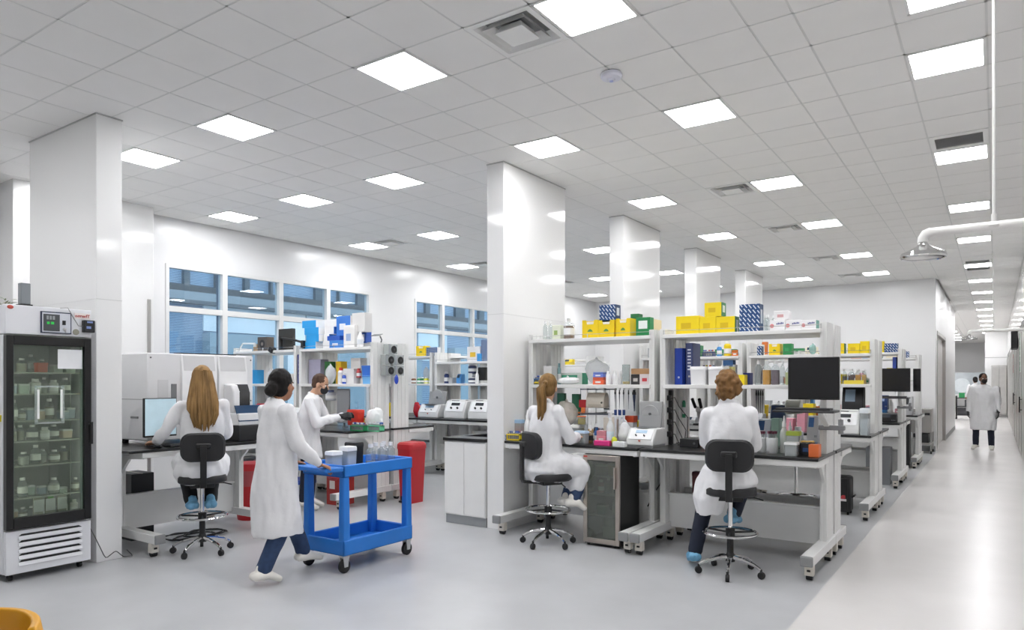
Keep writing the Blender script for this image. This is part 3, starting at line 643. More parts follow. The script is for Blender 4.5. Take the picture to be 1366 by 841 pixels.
# ---------------------------------------------------------------- yellow chair in the near corner
YC = mat('#e0a012', .35, var=.03)
yc = thing('shell_chair', 'yellow moulded plastic shell chair', 'chair', (-2.6, .72, 0), R(24))
m = MB(); rows = []
for q in range(9):
    z = .455+q*.037; k = 1-(max(0, q-5)/3.4)**2*.22; row = []
    for p in range(15):
        a = pi*(.12+.76*p/14); r = .25*k; row.append((r*cos(a)*1.02, .05+.2*sin(a)+.06*(q/8), z+.02*sin(a)))
    rows.append(row)
n = len(rows[0]); b = 0; m.v = [p for r in rows for p in r]
m.f = [(q*n+p, q*n+p+1, (q+1)*n+p+1, (q+1)*n+p) for q in range(len(rows)-1) for p in range(n-1)]
o = m.build('backrest', YC, yc, smooth=60); sm = o.modifiers.new('solid', 'SOLIDIFY'); sm.thickness = .028; sm.offset = 0; bv = o.modifiers.new('b', 'BEVEL'); bv.width = .009; bv.segments = 3; bv.limit_method = 'ANGLE'
m = MB().rings([[(x*k, y*k-.02, z) for x, y in rrect(.47, .46, .12)] for k, z in ((.8, .425), (1, .44), (1, .46), (.9, .455))]); m.build('seat', YC, yc)
for sx in (-1, 1):
    for sy in (-1, 1): MB().tube([(sx*.15, sy*.15, .43), (sx*.22, sy*.22, 0)], .012).build('leg', CHROME, yc)
# ================================================================ PEOPLE
def cap(m, p, q, r0, r1, n=12):
    m.sph(p, r0, n, 7); m.sph(q, r1, n, 7); return m.rod(p, q, r0, r1, n)
def chain(m, pts, rs, n=12):
    for a, b, r, s in zip(pts, pts[1:], rs, rs[1:]): cap(m, a, b, r, s, n)
    return m
def grow(m, name, ma, parent, voxel=.008, it=4, wr=0, wf=7, zs=.35):
    """one continuous skin over all the shapes in m"""
    t = bpy.data.objects.new('tmp', m.mesh('tmp', None, 0)); COL.objects.link(t)
    r = t.modifiers.new('r', 'REMESH'); r.mode = 'VOXEL'; r.voxel_size = voxel; r.use_smooth_shade = True
    s = t.modifiers.new('s', 'SMOOTH'); s.factor = .5; s.iterations = it
    dg = bpy.context.evaluated_depsgraph_get(); me = bpy.data.meshes.new_from_object(t.evaluated_get(dg))
    old = t.data; bpy.data.objects.remove(t); bpy.data.meshes.remove(old); me.name = name
    if wr:
        nn = [v.normal.copy() for v in me.vertices]
        for v, nr in zip(me.vertices, nn):
            p = v.co; k = noise.noise(Vector((p.x*wf, p.y*wf, p.z*wf*zs)))+.5*noise.noise(Vector((p.x*wf*2.3+5, p.y*wf*2.3, p.z*wf)))
            v.co = p+nr*(wr*k)
    me.materials.clear(); me.materials.append(ma); me.polygons.foreach_set('use_smooth', [True]*len(me.polygons))
    return put(name, me, parent)
def hand(m, w, d, nrm, k=1.0, curl=.5, side=1):
    """palm, four unequal bent fingers and a thumb off the side of the palm"""
    d = Vector(d).normalized(); nrm = Vector(nrm); nrm = (nrm-d*nrm.dot(d)).normalized(); s = d.cross(nrm)*side; w = Vector(w)
    for q in (-.024, -.008, .008, .024): cap(m, w+d*.012+s*q*.7, w+d*.085+s*q, .012*k, .0115*k, 8)
    for q, (off, L) in enumerate(((-.028, .068), (-.0095, .078), (.0095, .072), (.028, .056))):
        p = w+d*.085+s*off; a = d; pts = [p]
        for f, c in ((.45, curl*.6), (.3, curl), (.25, curl)):
            a = (a*cos(c)+nrm*sin(c)).normalized() if f != .45 else (d*cos(c)+nrm*sin(c)).normalized(); pts.append(pts[-1]+a*L*f)
        chain(m, pts, [.0095*k, .009*k, .0083*k, .0072*k], 8)
    p = w+d*.03-s*.03; chain(m, [p, p+d*.03-s*.02+nrm*.01, p+d*.055-s*.022+nrm*.022], [.0125*k, .0105*k, .0085*k], 8)
    return m
COAT = mat('#e7e7e9', .75, var=.02, ns=5, bump=.6, bs=13)
DENIM = mat('#2a3f60', .8, var=.15, ns=30); NAVY = mat('#1b2233', .8, var=.1, ns=20)
SHOE = mat('#e9e6df', .5, var=.03); BOOTIE = mat('#6ea6c8', .6, var=.12, ns=30, bump=.3, bs=60)
HAIRS = {'blonde': '#8f6f45', 'honey': '#80623a', 'dark': '#120e0d', 'brown': '#4a352a', 'auburn': '#7b5a36'}
def shoe(t, ank, toe, kind):
    a, b = Vector(ank), Vector(toe); d = (b-a); d.z = 0; d.normalize(); u = Vector((0, 0, 1))
    pit = math.atan2((b.z-a.z), max((b-a).xy.length, .01)); m = MB()
    for q in (-.02, .02):
        s = d.cross(u)*q; cap(m, a+s-d*.05, a+s+d*.05, .034, .036, 10); cap(m, a+s+d*.05, b+s*.7-d*.02, .034, .026, 10)
    cap(m, a, a+u*.05, .042, .04, 10)
    if kind == 'bootie': return grow(m, 'shoe_cover', BOOTIE, t, .008, 3, .006, 40, 1)
    return grow(m, 'shoe', SHOE if kind == 'clog' else BLACK, t, .008, 3)
def person(label, loc, rz, P, skin='#c99778', hair='blonde', style='short', pants=NAVY, shoes='clog', mask=None, gloves=None, vox=.007, coat_r=1.0, hyaw=0, hpitch=0):
    t = thing('person', label, 'person', loc, rz); SK = mat(skin, .5, var=.05, ns=12); V = Vector
    hd = V(P['head']); HM = Matrix.Translation(hd) @ Matrix.Rotation(hyaw, 4, 'Z') @ Matrix.Rotation(hpitch, 4, 'X')
    H = lambda x, y, z: HM @ V((x, y, z))
    m = MB(); h = MB()
    h.sph((0, -.008, .025), (.074, .094, .098), 18, 12); h.sph((0, .03, -.045), (.056, .062, .075), 16, 10); h.sph((0, .05, -.088), (.03, .03, .026), 10, 6)
    h.sph((0, .092, -.012), (.012, .016, .026), 8, 6); h.sph((0, .1, -.028), (.016, .016, .012), 8, 6)
    for sx in (-1, 1): h.sph((sx*.076, -.004, -.012), (.012, .022, .034), 8, 6); h.sph((sx*.04, .062, -.02), (.024, .02, .02), 8, 6)
    h.xf(HM); m.v, m.f = h.v, h.f
    cap(m, H(0, -.02, -.06), V(P['neck']), .05, .056); cap(m, V(P['neck']), V(P['chest']), .05, .065); cap(m, V(P['chest']), V(P['pelvis']), .065, .07)
    for s in ('L', 'R'):
        sh, el, wr = V(P['sh'+s]), V(P['el'+s]), V(P['wr'+s]); hi, kn, an = V(P['hip'+s]), V(P['kn'+s]), V(P['an'+s])
        chain(m, [V(P['chest']), sh, el, wr], [.055, .038, .034, .026]); hand(m, wr, P.get('hd'+s, wr-el), P.get('hn'+s, (0, 0, -1)), .8 if gloves else 1, P.get('curl', .5), 1 if s == 'R' else -1)
        chain(m, [V(P['pelvis']), hi, kn, an], [.06, .055, .048, .036]); cap(m, an, an.lerp(V(P['to'+s]), .5), .028, .018)
    grow(m, 'body', SK, t, vox, 3)
    # trousers
    m = MB(); cap(m, V(P['hipL']), V(P['hipR']), .075, .075)
    for s in ('L', 'R'):
        hi, kn, an = V(P['hip'+s]), V(P['kn'+s]), V(P['an'+s]); cuff = an+(kn-an).normalized()*.05
        chain(m, [hi, kn, cuff], [.075, .07, .06])
    grow(m, 'trousers', pants, t, .01, 4, .005, 14, .6)
    for s, k in zip('LR', shoes.split('+') if '+' in shoes else (shoes, shoes)): shoe(t, P['an'+s], P['to'+s], k)
    # lab coat
    m = MB()
    for rings in P['coat']:
        m.rings([[(cx+rx*cos(2*pi*i/20), cy+ry*sin(2*pi*i/20), z) for i in range(20)] for cx, cy, z, rx, ry in rings])
    for s in ('L', 'R'):
        sh, el, wr = V(P['sh'+s]), V(P['el'+s]), V(P['wr'+s]); chain(m, [sh, el, wr-(wr-el).normalized()*.03], [.066*coat_r, .056*coat_r, .046*coat_r])
    for a, b, r0, r1 in P.get('drape', ()): cap(m, V(a), V(b), r0, r1)
    nk = V(P['neck'])
    for k in range(12):
        a = 2*pi*k/12; m.sph((nk.x+.062*cos(a), nk.y+.05*sin(a)-.005, nk.z+.012-.02*sin(a)), .017, 6, 4)
    co = grow(m, 'lab_coat', COAT, t, .011, 5, .021, 8.5, .42)
    # face details
    for sx in (-1, 1):
        e = MB().sph((0, 0, 0), .0125, 10, 6).xf(Matrix.Translation(H(sx*.031, .071, .002))).build('eye', mat('#eeeae4', .2), t)
        MB().sph((0, 0, 0), (.006, .004, .006), 8, 5).xf(HM @ Matrix.Translation((sx*.031, .0815, .002))).build('iris', mat('#3a2a1e', .2), e)
        MB().tube([H(sx*.015, .086, .022), H(sx*.032, .083, .027), H(sx*.048, .071, .021)], .004, 6).build('eyebrow', mat(HAIRS[hair], .8), t)
    MB().tube([H(-.022, .088, -.062), H(0, .097, -.06), H(.022, .088, -.062)], .0055, 6).build('lips', mat('#a8625a', .5), t)
    if mask:
        k = MB().sph((0, .052, -.05), (.058, .062, .058), 16, 10).xf(HM); mo = grow(k, 'face_mask', mat(mask, .7), t, .007, 2)
        for sx in (-1, 1): MB().tube([H(sx*.052, .06, -.03), H(sx*.075, .01, -.004), H(sx*.08, -.015, -.012)], .0025, 5).build('ear_loop', mat(mask, .7), mo)
    if gloves:
        for s in ('L', 'R'):
            sh, el, wr = V(P['sh'+s]), V(P['el'+s]), V(P['wr'+s]); g = MB(); cap(g, wr-(wr-el).normalized()*.05, wr, .036, .032); hand(g, wr, P.get('hd'+s, wr-el), P.get('hn'+s, (0, 0, -1)), 1.15, P.get('curl', .5), 1 if s == 'R' else -1); grow(g, 'glove', mat(gloves, .5), t, .006, 2)
    # hair
    HC = mat(HAIRS[hair], .6, spec=.25, var=.35, ns=26, stretch=(1, 1, .12), bump=.3, bs=60); random.seed(len(label))
    m = MB(); k = MB().sph((0, -.024, .034), (.086, .098, .104), 18, 12); k.sph((0, -.045, -.02), (.08, .07, .075), 14, 9).xf(HM); m.add(k.v, k.f)
    if style == 'short':
        m = MB(); k = MB().sph((0, -.02, .034), (.08, .096, .096), 18, 12); k.sph((0, -.05, -.015), (.068, .055, .06), 14, 9).xf(HM); m.add(k.v, k.f)
    st = MB(); b0 = H(0, -.1, .0)
    if style == 'long':
        for q in range(70):
            u = random.uniform(-1, 1); v = random.uniform(0, 1); top = H(u*.07, -.06-.05*(1-u*u)-.01*v, .06+.03*v); L = .40+.1*random.random()-.07*abs(u)
            x = u*.11; y = -.125-.03*v*(1-abs(u)); w = random.uniform(-.02, .02)
            pts = [top, V((hd.x+u*.088, hd.y-.1-.025*(1-u*u), hd.z-.03)), V((hd.x+x+w*.5, hd.y+y-.02, hd.z-.2)), V((hd.x+x*.95+w, hd.y+y-.035, hd.z-.2-(L-.24)*.6)), V((hd.x+x*.7+w, hd.y+y-.03, hd.z-.2-(L-.22)))]
            st.tube(pts, [.012, .017, .017, .013, .004], 6)
    elif style == 'pony':
        c0 = H(0, -.135, .03); m.sph(c0, .026, 10, 7)
        for q in range(36):
            u, v = random.uniform(-1, 1), random.uniform(-1, 1); w = random.uniform(0, 6.28)
            pts = [c0+V((u*.012, v*.008, 0))]
            for i, (dz, wd) in enumerate(((-.05, .028), (-.14, .036), (-.24, .034), (-.34, .026), (-.45, .008))): pts.append(V((c0.x+u*wd+.012*sin(w+i*1.4)-.06*i/5, c0.y-.045+.018*v+.012*i, c0.z+dz)))
            st.tube(pts, [.008, .013, .013, .012, .009, .003], 6)
    elif style == 'bun':
        m.sph(H(0, -.125, -.035), .05, 12, 8); m.sph(H(0, -.11, -.02), .055, 12, 8)
    elif style == 'curly':
        for q in range(95):
            a, e = random.uniform(0, 2*pi), random.uniform(-1.05, 1.4); d = V((cos(a)*cos(e), sin(a)*cos(e), sin(e)))
            if d.y > .45 and d.z < .55: continue
            p = H(d.x*.09, d.y*.1-.025, d.z*.115+.012); m.sph(p, random.uniform(.018, .03), 8, 5)
    ho = grow(m, 'hair', HC, t, .008, 2, .004 if style != 'curly' else .003, 40, 1)
    if st.v: st.build('hair_length', HC, ho, smooth=80)
    return t
def arm_set(P, s, sh, el, wr, hd=None, hn=None):
    P['sh'+s], P['el'+s], P['wr'+s] = sh, el, wr
    if hd: P['hd'+s] = hd
    if hn: P['hn'+s] = hn
def leg_set(P, s, hip, kn, an, to): P['hip'+s], P['kn'+s], P['an'+s], P['to'+s] = hip, kn, an, to
# --- standing torso in a knee-length coat
def stand_coat(hem, dz=0, k=1.0, y=0):
    return [[(0, y, hem, .2*k, .19*k), (0, y, hem+.25, .195*k, .175*k), (0, 0, .86+dz, .18*k, .15*k), (0, 0, 1.05+dz, .165*k, .13*k), (0, 0, 1.22+dz, .17*k, .12*k), (0, -.005, 1.33+dz, .14*k, .09*k), (0, -.01, 1.385+dz, .07*k, .06*k)]]
# walking woman pushing the cart
P = dict(head=(.0, .05, 1.50), neck=(0, 0, 1.37), chest=(0, 0, 1.22), pelvis=(0, 0, .9), coat=stand_coat(.36), curl=.9)
arm_set(P, 'R', (.17, .0, 1.3), (.215, .06, 1.05), (.2, .25, .885), (-.1, .8, -.25), (0, -.3, -1)); arm_set(P, 'L', (-.17, .0, 1.3), (-.22, .06, 1.05), (-.18, .25, .885), (.1, .8, -.25), (0, -.3, -1))
leg_set(P, 'R', (.09, 0, .88), (.1, .02, .48), (.085, -.17, .085), (.085, -.01, .035)); leg_set(P, 'L', (-.09, 0, .88), (-.08, .16, .5), (-.04, .27, .13), (-.03, .42, .1))
person('person with dark hair in a bun, in lab coat and jeans, pushing the blue cart', (-4.58, 3.46, 0), R(-8), P, '#a8765a', 'dark', 'bun', DENIM, 'clog', None, None, .008, hyaw=.35)
# masked man at the bench by the windows
P = dict(head=(.0, .16, 1.50), neck=(0, .08, 1.37), chest=(0, .05, 1.22), pelvis=(0, 0, .9), coat=[[(0, 0, .62, .2, .18), (0, 0, .86, .185, .155), (0, .02, 1.05, .17, .135), (0, .05, 1.22, .175, .125), (0, .07, 1.33, .14, .09), (0, .075, 1.38, .07, .06)]], curl=.7)
arm_set(P, 'R', (.19, .07, 1.3), (.23, .16, 1.04), (.13, .42, 1.12), (-.2, .6, .1), (-1, 0, -.2)); arm_set(P, 'L', (-.19, .07, 1.3), (-.23, .18, 1.06), (-.04, .43, 1.11), (.1, .6, .1), (1, 0, -.2))
leg_set(P, 'R', (.09, 0, .88), (.1, .02, .48), (.11, -.02, .085), (.12, .16, .035)); leg_set(P, 'L', (-.09, 0, .88), (-.1, .03, .48), (-.1, .0, .085), (-.11, .18, .035))
person('person in a white lab coat with black mask and gloves, standing at the bench', (-6.83, 5.6, 0), R(-52), P, '#c79a7e', 'brown', 'short', NAVY, 'clog', '#1c1c22', '#1b1b1d', .007, hyaw=-.1, hpitch=-.32)
# man standing in the corridor
P = dict(head=(.0, .02, 1.60), neck=(0, -.01, 1.46), chest=(0, 0, 1.28), pelvis=(0, 0, .95), curl=.5)
P['coat'] = [[(0, 0, .46, .25, .17), (0, 0, .85, .25, .17), (0, 0, 1.1, .23, .15), (0, 0, 1.28, .24, .14), (0, 0, 1.4, .2, .11), (0, -.01, 1.47, .08, .06)]]
for s, k in (('R', 1), ('L', -1)):
    arm_set(P, s, (k*.22, 0, 1.37), (k*.275, -.01, 1.08), (k*.285, .06, .86), (0, .1, -1), (-k, 0, 0)); leg_set(P, s, (k*.1, 0, .9), (k*.14, .02, .5), (k*.15, 0, .085), (k*.18, .17, .035))
person('person in a long white lab coat and dark mask standing in the corridor', (-.225, 19.0, 0), pi-.15, P, '#7a5540', 'dark', 'short', NAVY, 'clog', '#241d1c', '#1d1d1f', .014, 1.05, hyaw=.5)
# --- seated figures
def seat_coat(sz, dz=0, hem=.5, k=1.0, back=-.03, lean=0):
    return [[(0, lean*.1, sz+.0, .2*k, .19*k), (0, lean*.3, sz+.15, .18*k, .145*k), (0, lean*.6, sz+.34, .17*k, .125*k), (0, lean*.9, sz+.5, .175*k, .115*k), (0, lean, sz+.58, .14*k, .088*k), (0, lean, sz+.63, .07*k, .06*k)],
            [(0, back, hem, .185*k, .165*k), (0, back, hem+.08, .2*k, .19*k), (0, back, sz+.03, .205*k, .2*k), (0, 0, sz+.08, .19*k, .17*k)]]
# blonde, seen from behind, typing
P = dict(head=(0, .04, 1.545), neck=(0, .02, 1.40), chest=(0, .01, 1.24), pelvis=(0, 0, .83), curl=.35)
P['coat'] = [seat_coat(.74, 0, .66, 1.05, -.02, .02)[0], [(0, -.0, .63, .19, .16), (0, 0, .72, .225, .2), (0, 0, .78, .22, .2), (0, 0, .84, .2, .17)]]
arm_set(P, 'L', (-.17, .02, 1.31), (-.3, .06, 1.08), (-.37, .27, .985), (-.3, 1, -.05)); arm_set(P, 'R', (.17, .02, 1.31), (.22, .1, 1.06), (.14, .33, .985), (-.1, 1, -.05))
for s, k in (('R', 1), ('L', -1)): leg_set(P, s, (k*.1, 0, .82), (k*.12, .32, .72), (k*.075, .06, .42), (k*.08, .2, .39))
P['drape'] = [((.1, .05, .8), (.13, .34, .76), .13, .11), ((-.1, .05, .8), (-.13, .34, .76), .13, .11)]
person('person with long straight blonde hair in a lab coat, typing at the bench', (-5.88, 3.65, 0), R(63), P, '#d9ab8c', 'blonde', 'long', mat('#17181b', .8), 'bootie', None, None, .008)
# ponytail, turned towards her bench
P = dict(head=(0, .06, 1.475), neck=(0, .03, 1.335), chest=(0, .02, 1.18), pelvis=(0, 0, .8), curl=.6)
P['coat'] = [seat_coat(.70, 0, .6, 1.0, 0, .03)[0], [(0, .05, .6, .17, .2), (0, .04, .7, .205, .22), (0, .02, .8, .2, .19)]]
arm_set(P, 'L', (-.165, .03, 1.25), (-.2, .15, 1.02), (-.06, .36, 1.02), (.3, 1, 0)); arm_set(P, 'R', (.165, .03, 1.25), (.21, .14, 1.0), (.08, .36, 1.0), (-.3, 1, 0))
leg_set(P, 'R', (.1, 0, .79), (.2, .36, .7), (.2, .18, .40), (.28, .28, .35)); leg_set(P, 'L', (-.1, 0, .79), (.06, .38, .7), (.1, .2, .4), (.16, .33, .36))
P['drape'] = [((.1, .05, .78), (.2, .33, .7), .12, .115), ((-.1, .05, .78), (.05, .35, .7), .12, .11), ((.2, .31, .68), (.19, .24, .54), .1, .08), ((.06, .33, .68), (.09, .27, .54), .095, .075)]
person('person with a long blonde ponytail in a lab coat, seated over the small cooler\'s bench', (-3.5, 5.63, 0), R(-14), P, '#d9ab8c', 'honey', 'pony', DENIM, 'clog', None, None, .008, hyaw=.55, hpitch=-.1)
# curly hair, one foot on the floor
P = dict(head=(-.02, .05, 1.485), neck=(0, .02, 1.36), chest=(0, .01, 1.2), pelvis=(0, 0, .82), curl=.5)
P['coat'] = [seat_coat(.73, 0, .62, .95, 0, .02)[0], [(-.02, .0, .64, .19, .17), (0, 0, .74, .215, .19), (0, 0, .82, .2, .17)], [(-.16, .0, .46, .1, .12), (-.15, .02, .6, .13, .16), (-.1, .03, .74, .15, .17), (-.06, 0, .84, .14, .15)]]
arm_set(P, 'L', (-.16, .02, 1.27), (-.2, .12, 1.02), (-.1, .34, .99), (.4, 1, 0)); arm_set(P, 'R', (.16, .02, 1.27), (.19, .13, 1.02), (.1, .36, 1.0), (-.3, 1, 0))
leg_set(P, 'L', (-.1, 0, .8), (-.2, .22, .56), (-.285, .12, .085), (-.32, .0, .035)); P['toL'] = (-.33, .26, .035)
leg_set(P, 'R', (.1, 0, .8), (.1, .36, .7), (.02, .1, .42), (.06, .24, .39))
P['drape'] = [((.08, .05, .78), (.1, .3, .72), .11, .1), ((-.1, .05, .79), (-.19, .24, .62), .12, .1)]
person('person with curly light brown hair in a lab coat, one blue-covered foot on the floor', (-1.76, 5.63, 0), R(13), P, '#d0a182', 'auburn', 'curly', NAVY, 'bootie', '#20242c', None, .007, hyaw=.35)
# two workers farther off
P = dict(head=(0, .05, 1.41), neck=(0, .02, 1.27), chest=(0, .01, 1.1), pelvis=(0, 0, .72), curl=.5); P['coat'] = seat_coat(.62, 0, .5)
arm_set(P, 'L', (-.18, .02, 1.18), (-.25, .12, .95), (-.1, .34, .98)); arm_set(P, 'R', (.18, .02, 1.18), (.25, .12, .95), (.1, .34, .98))
for s, k in (('R', 1), ('L', -1)): leg_set(P, s, (k*.1, 0, .7), (k*.12, .4, .62), (k*.1, .3, .1), (k*.1, .45, .05))
person('person in a white lab coat bending over the far bench of tabletop centrifuges', (-6.95, 10.9, 0), R(150), P, '#b98a6c', 'brown', 'short', NAVY, 'clog', '#1c1c22', None, .014)
P = dict(head=(0, .02, 1.6), neck=(0, -.01, 1.45), chest=(0, 0, 1.28), pelvis=(0, 0, .95), curl=.5, coat=stand_coat(.6, .06, 1.1))
for s, k in (('R', 1), ('L', -1)): arm_set(P, s, (k*.2, 0, 1.37), (k*.25, .02, 1.1), (k*.22, .2, .95)); leg_set(P, s, (k*.1, 0, .9), (k*.11, .02, .5), (k*.11, 0, .085), (k*.12, .17, .035))
person('person with dark tied-up hair working at the far end beyond the corridor', (-.66, 33.0, 0), R(20), P, '#8a6048', 'dark', 'bun', NAVY, 'clog', None, None, .016)
# ================================================================ SMALL THINGS
CLEAR = glass_mat('#eef2f2', 1.2, .03, .10); CLEAR2 = glass_mat('#e9eded', 1.0, .1, .3)
BOXES = []
bpy.context.view_layer.update()
for o in COL.objects:
    if o.parent is not None and o.type == 'MESH' and o.name.split('.')[0] in ('post', 'shelf', 'worktop', 'foot', 'screen_case', 'housing', 'unit_cover', 'lower_unit', 'modesty_panel', 'rail'):
        c = [o.matrix_world @ Vector(p) for p in o.bound_box]
        BOXES.append(tuple(f(v[i] for v in c) for i in range(3) for f in (min, max)))
def clash(b, e=.0015):
    return [q for q in BOXES if q[0] < b[1]-e and q[1] > b[0]+e and q[2] < b[3]-e and q[3] > b[2]+e and q[4] < b[5]-e and q[5] > b[4]+e]
def settle(x, y, z, w, d, h, free):
    """rest on what is below, clear of what stands beside"""
    def bx(x, y, z, w, h): return (x-w/2, x+w/2, y-d/2, y+d/2, z, z+h)
    for k in range(3):
        u = [q[5] for q in BOXES if q[0] < x+w*.3 and q[1] > x-w*.3 and q[2] < y+d*.3 and q[3] > y-d*.3 and abs(q[5]-z) < .04]
        if not u or abs(max(u)-z) < 1e-4: break
        z = max(u)
    for wk, hk in ((1, 1), (.93, 1), (1, .9), (.85, .95), (.75, .85), (.65, .7)):
        for dx in (0, .012, -.012, .025, -.025, .04, -.04, .06, -.06):
            for dy in (0, .03, -.03, .06, -.06, .1, -.08):
                if not clash(bx(x+dx, y+dy, z, w*wk, h*hk)): return x+dx, y+dy, z, w*wk, h*hk
    return None if free else (x, y, z, w, h)
def P_(c, r=.45, **k): return mat(c, r, var=.03, **k)
NAMES = dict(carton='carton', kit='kit_box', bottle='glass_bottle', jar='plastic_bottle', rack='tube_rack', tip='pipette_tip_box', tub='storage_tub', spray='spray_bottle', squirt='squeeze_bottle', bag='plastic_bag', beaker='beaker', pipette='pipette', carousel='pipette_stand', ball='tape_ball', rackshelf='wire_stand', dome='rounded_instrument', centri='centrifuge', centri_open='centrifuge', centri_open2='centrifuge', binder='ring_binder', hotplate='hot_plate', pot='tube_pot', powerstrip='power_strip', laptop='tablet_computer', scope='microscope', instr='bench_instrument', scale='bench_scale', webcam='cube_camera', armbar='articulated_arm', faucetarm='lamp_arm')
CATS = dict(carton='box', kit='box', bottle='bottle', jar='bottle', rack='tube rack', tip='tip box', tub='tub', spray='bottle', squirt='bottle', bag='bag', beaker='beaker', pipette='pipette', carousel='pipette stand', ball='ball', rackshelf='stand', dome='instrument', centri='centrifuge', centri_open='centrifuge', centri_open2='centrifuge', binder='binder', hotplate='hot plate', pot='pot', powerstrip='power strip', laptop='computer', scope='microscope', instr='instrument', scale='scale', webcam='camera', armbar='arm', faucetarm='lamp')
def I(kind, x, y, z, w, d, h, label, c='#e8e8e8', lc=None, side=None, sl=None, pat=False, big=False, liq=None, fill=.62, cap='#eeeeee', lab=None, sq=0, lid='#dddddd', body=None, al=1, c2=None, rim=None, tx=None, hh=None, disc=False, sc='#3a4a5c', taper=0, mon=0, zs=0, rz=0, group=None, free=False):
    if hh: h = hh
    sw = abs(sin(rz)) > .7
    if kind not in ('pipette', 'armbar', 'faucetarm', 'webcam', 'powerstrip', 'laptop') and not (kind == 'carton' and h > .38):
        hx = h+.245 if kind == 'centri_open' else (h+.21 if kind == 'centri_open2' else h)
        r = settle(x, y, z, d if sw else w, w if sw else d, hx, free)
        if r is None: return None
        x, y, z = r[:3]; kx = r[3]/(d if sw else w)
        if not kind.startswith('centri'): h = r[4]
        if not sw: w *= kx
    BOXES.append((x-(d if sw else w)/2, x+(d if sw else w)/2, y-(w if sw else d)/2, y+(w if sw else d)/2, z, z+h))
    t = thing(NAMES[kind], label, CATS[kind], (x, y, z+.0005), rz, group); a, b = w/2, d/2
    if kind == 'carton':
        m = stripe_mat('#1f4a80', '#e3e9f0', 'dash', 1.0) if pat else P_(c, .5)
        o = MB().box(-a, -b, 0, a, b, h).build('carton_body', m, t, bev=min(.0025, h*.1, w*.1))
        if disc: MB().rod((0, -b-.002, h*.5), (0, -b+.001, h*.5), min(a, h/2)*.62, n=20).build('speaker_cone', P_('#2a2725'), t); MB().rod((0, -b-.004, h*.5), (0, -b, h*.5), min(a, h/2)*.25, n=16).build('cone_cap', P_('#8a8078'), t)
        elif lc:
            if big: MB().box(-a*.62, -b-.001, h*.38, a*.62, -b+.001, h*.82).build('label', P_(lc), t)
            else: MB().box(-a*.55, -b-.001, h*.3, a*.3, -b+.001, h*.62).build('label', P_(lc), t)
        if side: MB().box(a-.001, -b+.001, .001, a+.001, b-.001, h-.001).build('end_panel', P_(side), t)
        if sl: MB().box(a, -b*.5, h*.3, a+.0018, b*.5, h*.8).build('end_label', P_(sl), t)
        if tx:
            for q in range(5): MB().box(-a*.12+q*a*.19, -b-.001, h*.56+q*h*.012, a*.02+q*a*.19, -b+.001, h*(.74 if q % 2 else .7)+q*h*.012).build('print_mark', P_('#3b4a8c'), t)
            MB().box(-a*.9, -b-.0008, h*.4, a*.9, -b+.001, h*.43).build('print_line', P_('#c9b4b6'), t); MB().rod((-a*.7, -b-.001, h*.45), (-a*.7, -b+.001, h*.45), h*.2, n=14).build('emblem', P_('#d98a8a'), t)
        if h > .04 and w > .05: MB().box(-a*.06, -b+.002, h-.0008, a*.06, b-.002, h+.0006).build('tape', P_('#d9d2bd'), t)
    elif kind == 'kit':
        n = .26*w; q = h*.24
        MB().prism([(-a, 0), (a, 0), (a, h), (n, h), (n*.8, h-q), (-n*.8, h-q), (-n, h), (-a, h)], 'y', -b, -b+.004).build('front_panel', P_(c), t)
        MB().box(-a, -b+.004, 0, -a+.004, b, h).box(a-.004, -b+.004, 0, a, b, h).box(-a+.004, b-.004, 0, a-.004, b, h).box(-a+.004, -b+.004, 0, a-.004, b-.004, .004).build('box_shell', P_(c), t)
        MB().box(-a*.8, -b+.008, .004, a*.8, b-.01, h*.9).build('white_insert', P_('#f2f2ee'), t)
        MB().prism([(-a*.35, h*.34), (a*.35, h*.34), (a*.22, h*.44), (0, h*.5), (-a*.22, h*.44)], 'y', -b-.0012, -b).build('emblem', P_('#5f8f4a'), t)
    elif kind == 'bottle':
        r = min(a, max(b, a*.8)); s = h*.68; m = MB().lathe([(r*.9, 0), (r, h*.03), (r, s), (r*.85, s+h*.07), (r*.42, s+h*.15), (r*.42, h*.9)], n=20, sq=sq*.5); m.build('glass_body', CLEAR, t)
        if liq: MB().lathe([(r*.86, h*.012), (r*.93, h*.035), (r*.93, h*fill)], n=20, sq=sq*.5).build('liquid', mat(liq, .2, var=.02), t)
        MB().cyl(0, 0, h*.86, h, r*.5, n=16).build('cap', P_(cap), t)
        if lab: MB().lathe([(r*1.012, h*.2), (r*1.012, h*.52)], n=20, sq=sq*.5).build('label', P_(lab), t)
    elif kind == 'jar':
        r = a; pr = [(r*.92, 0), (r, h*.04), (r, h*.6), (r*.5, h*.85), (r*.42, h*.92)] if taper else [(r*.92, 0), (r, h*.04), (r, h*.72), (r*.62, h*.82)]
        MB().lathe(pr, n=18).build('bottle_body', P_(c, .4), t); MB().cyl(0, 0, h*(.9 if taper else .8), h, r*(.42 if taper else .62), n=14).build('cap', P_(cap), t)
        MB().lathe([(r*1.01, h*.18), (r*1.01, h*.5)], n=18).build('label', P_('#f3f3f3' if cap != '#f4f4f4' else '#dfe4ea'), t)
    elif kind == 'rack':
        MB().box(-a, -b, 0, a, b, h*.12).box(-a, -b, h*.55, a, b, h*.66).box(-a, -b, 0, -a+.006, b, h*.66).box(a-.006, -b, 0, a, b, h*.66).build('rack_frame', P_(c), t)
        if c2: MB().box(-a, -b, -.0, a, b, h*.3).build('rack_base', P_(c2), t)
        n = max(2, int(w/.022)); r = w/n*.33
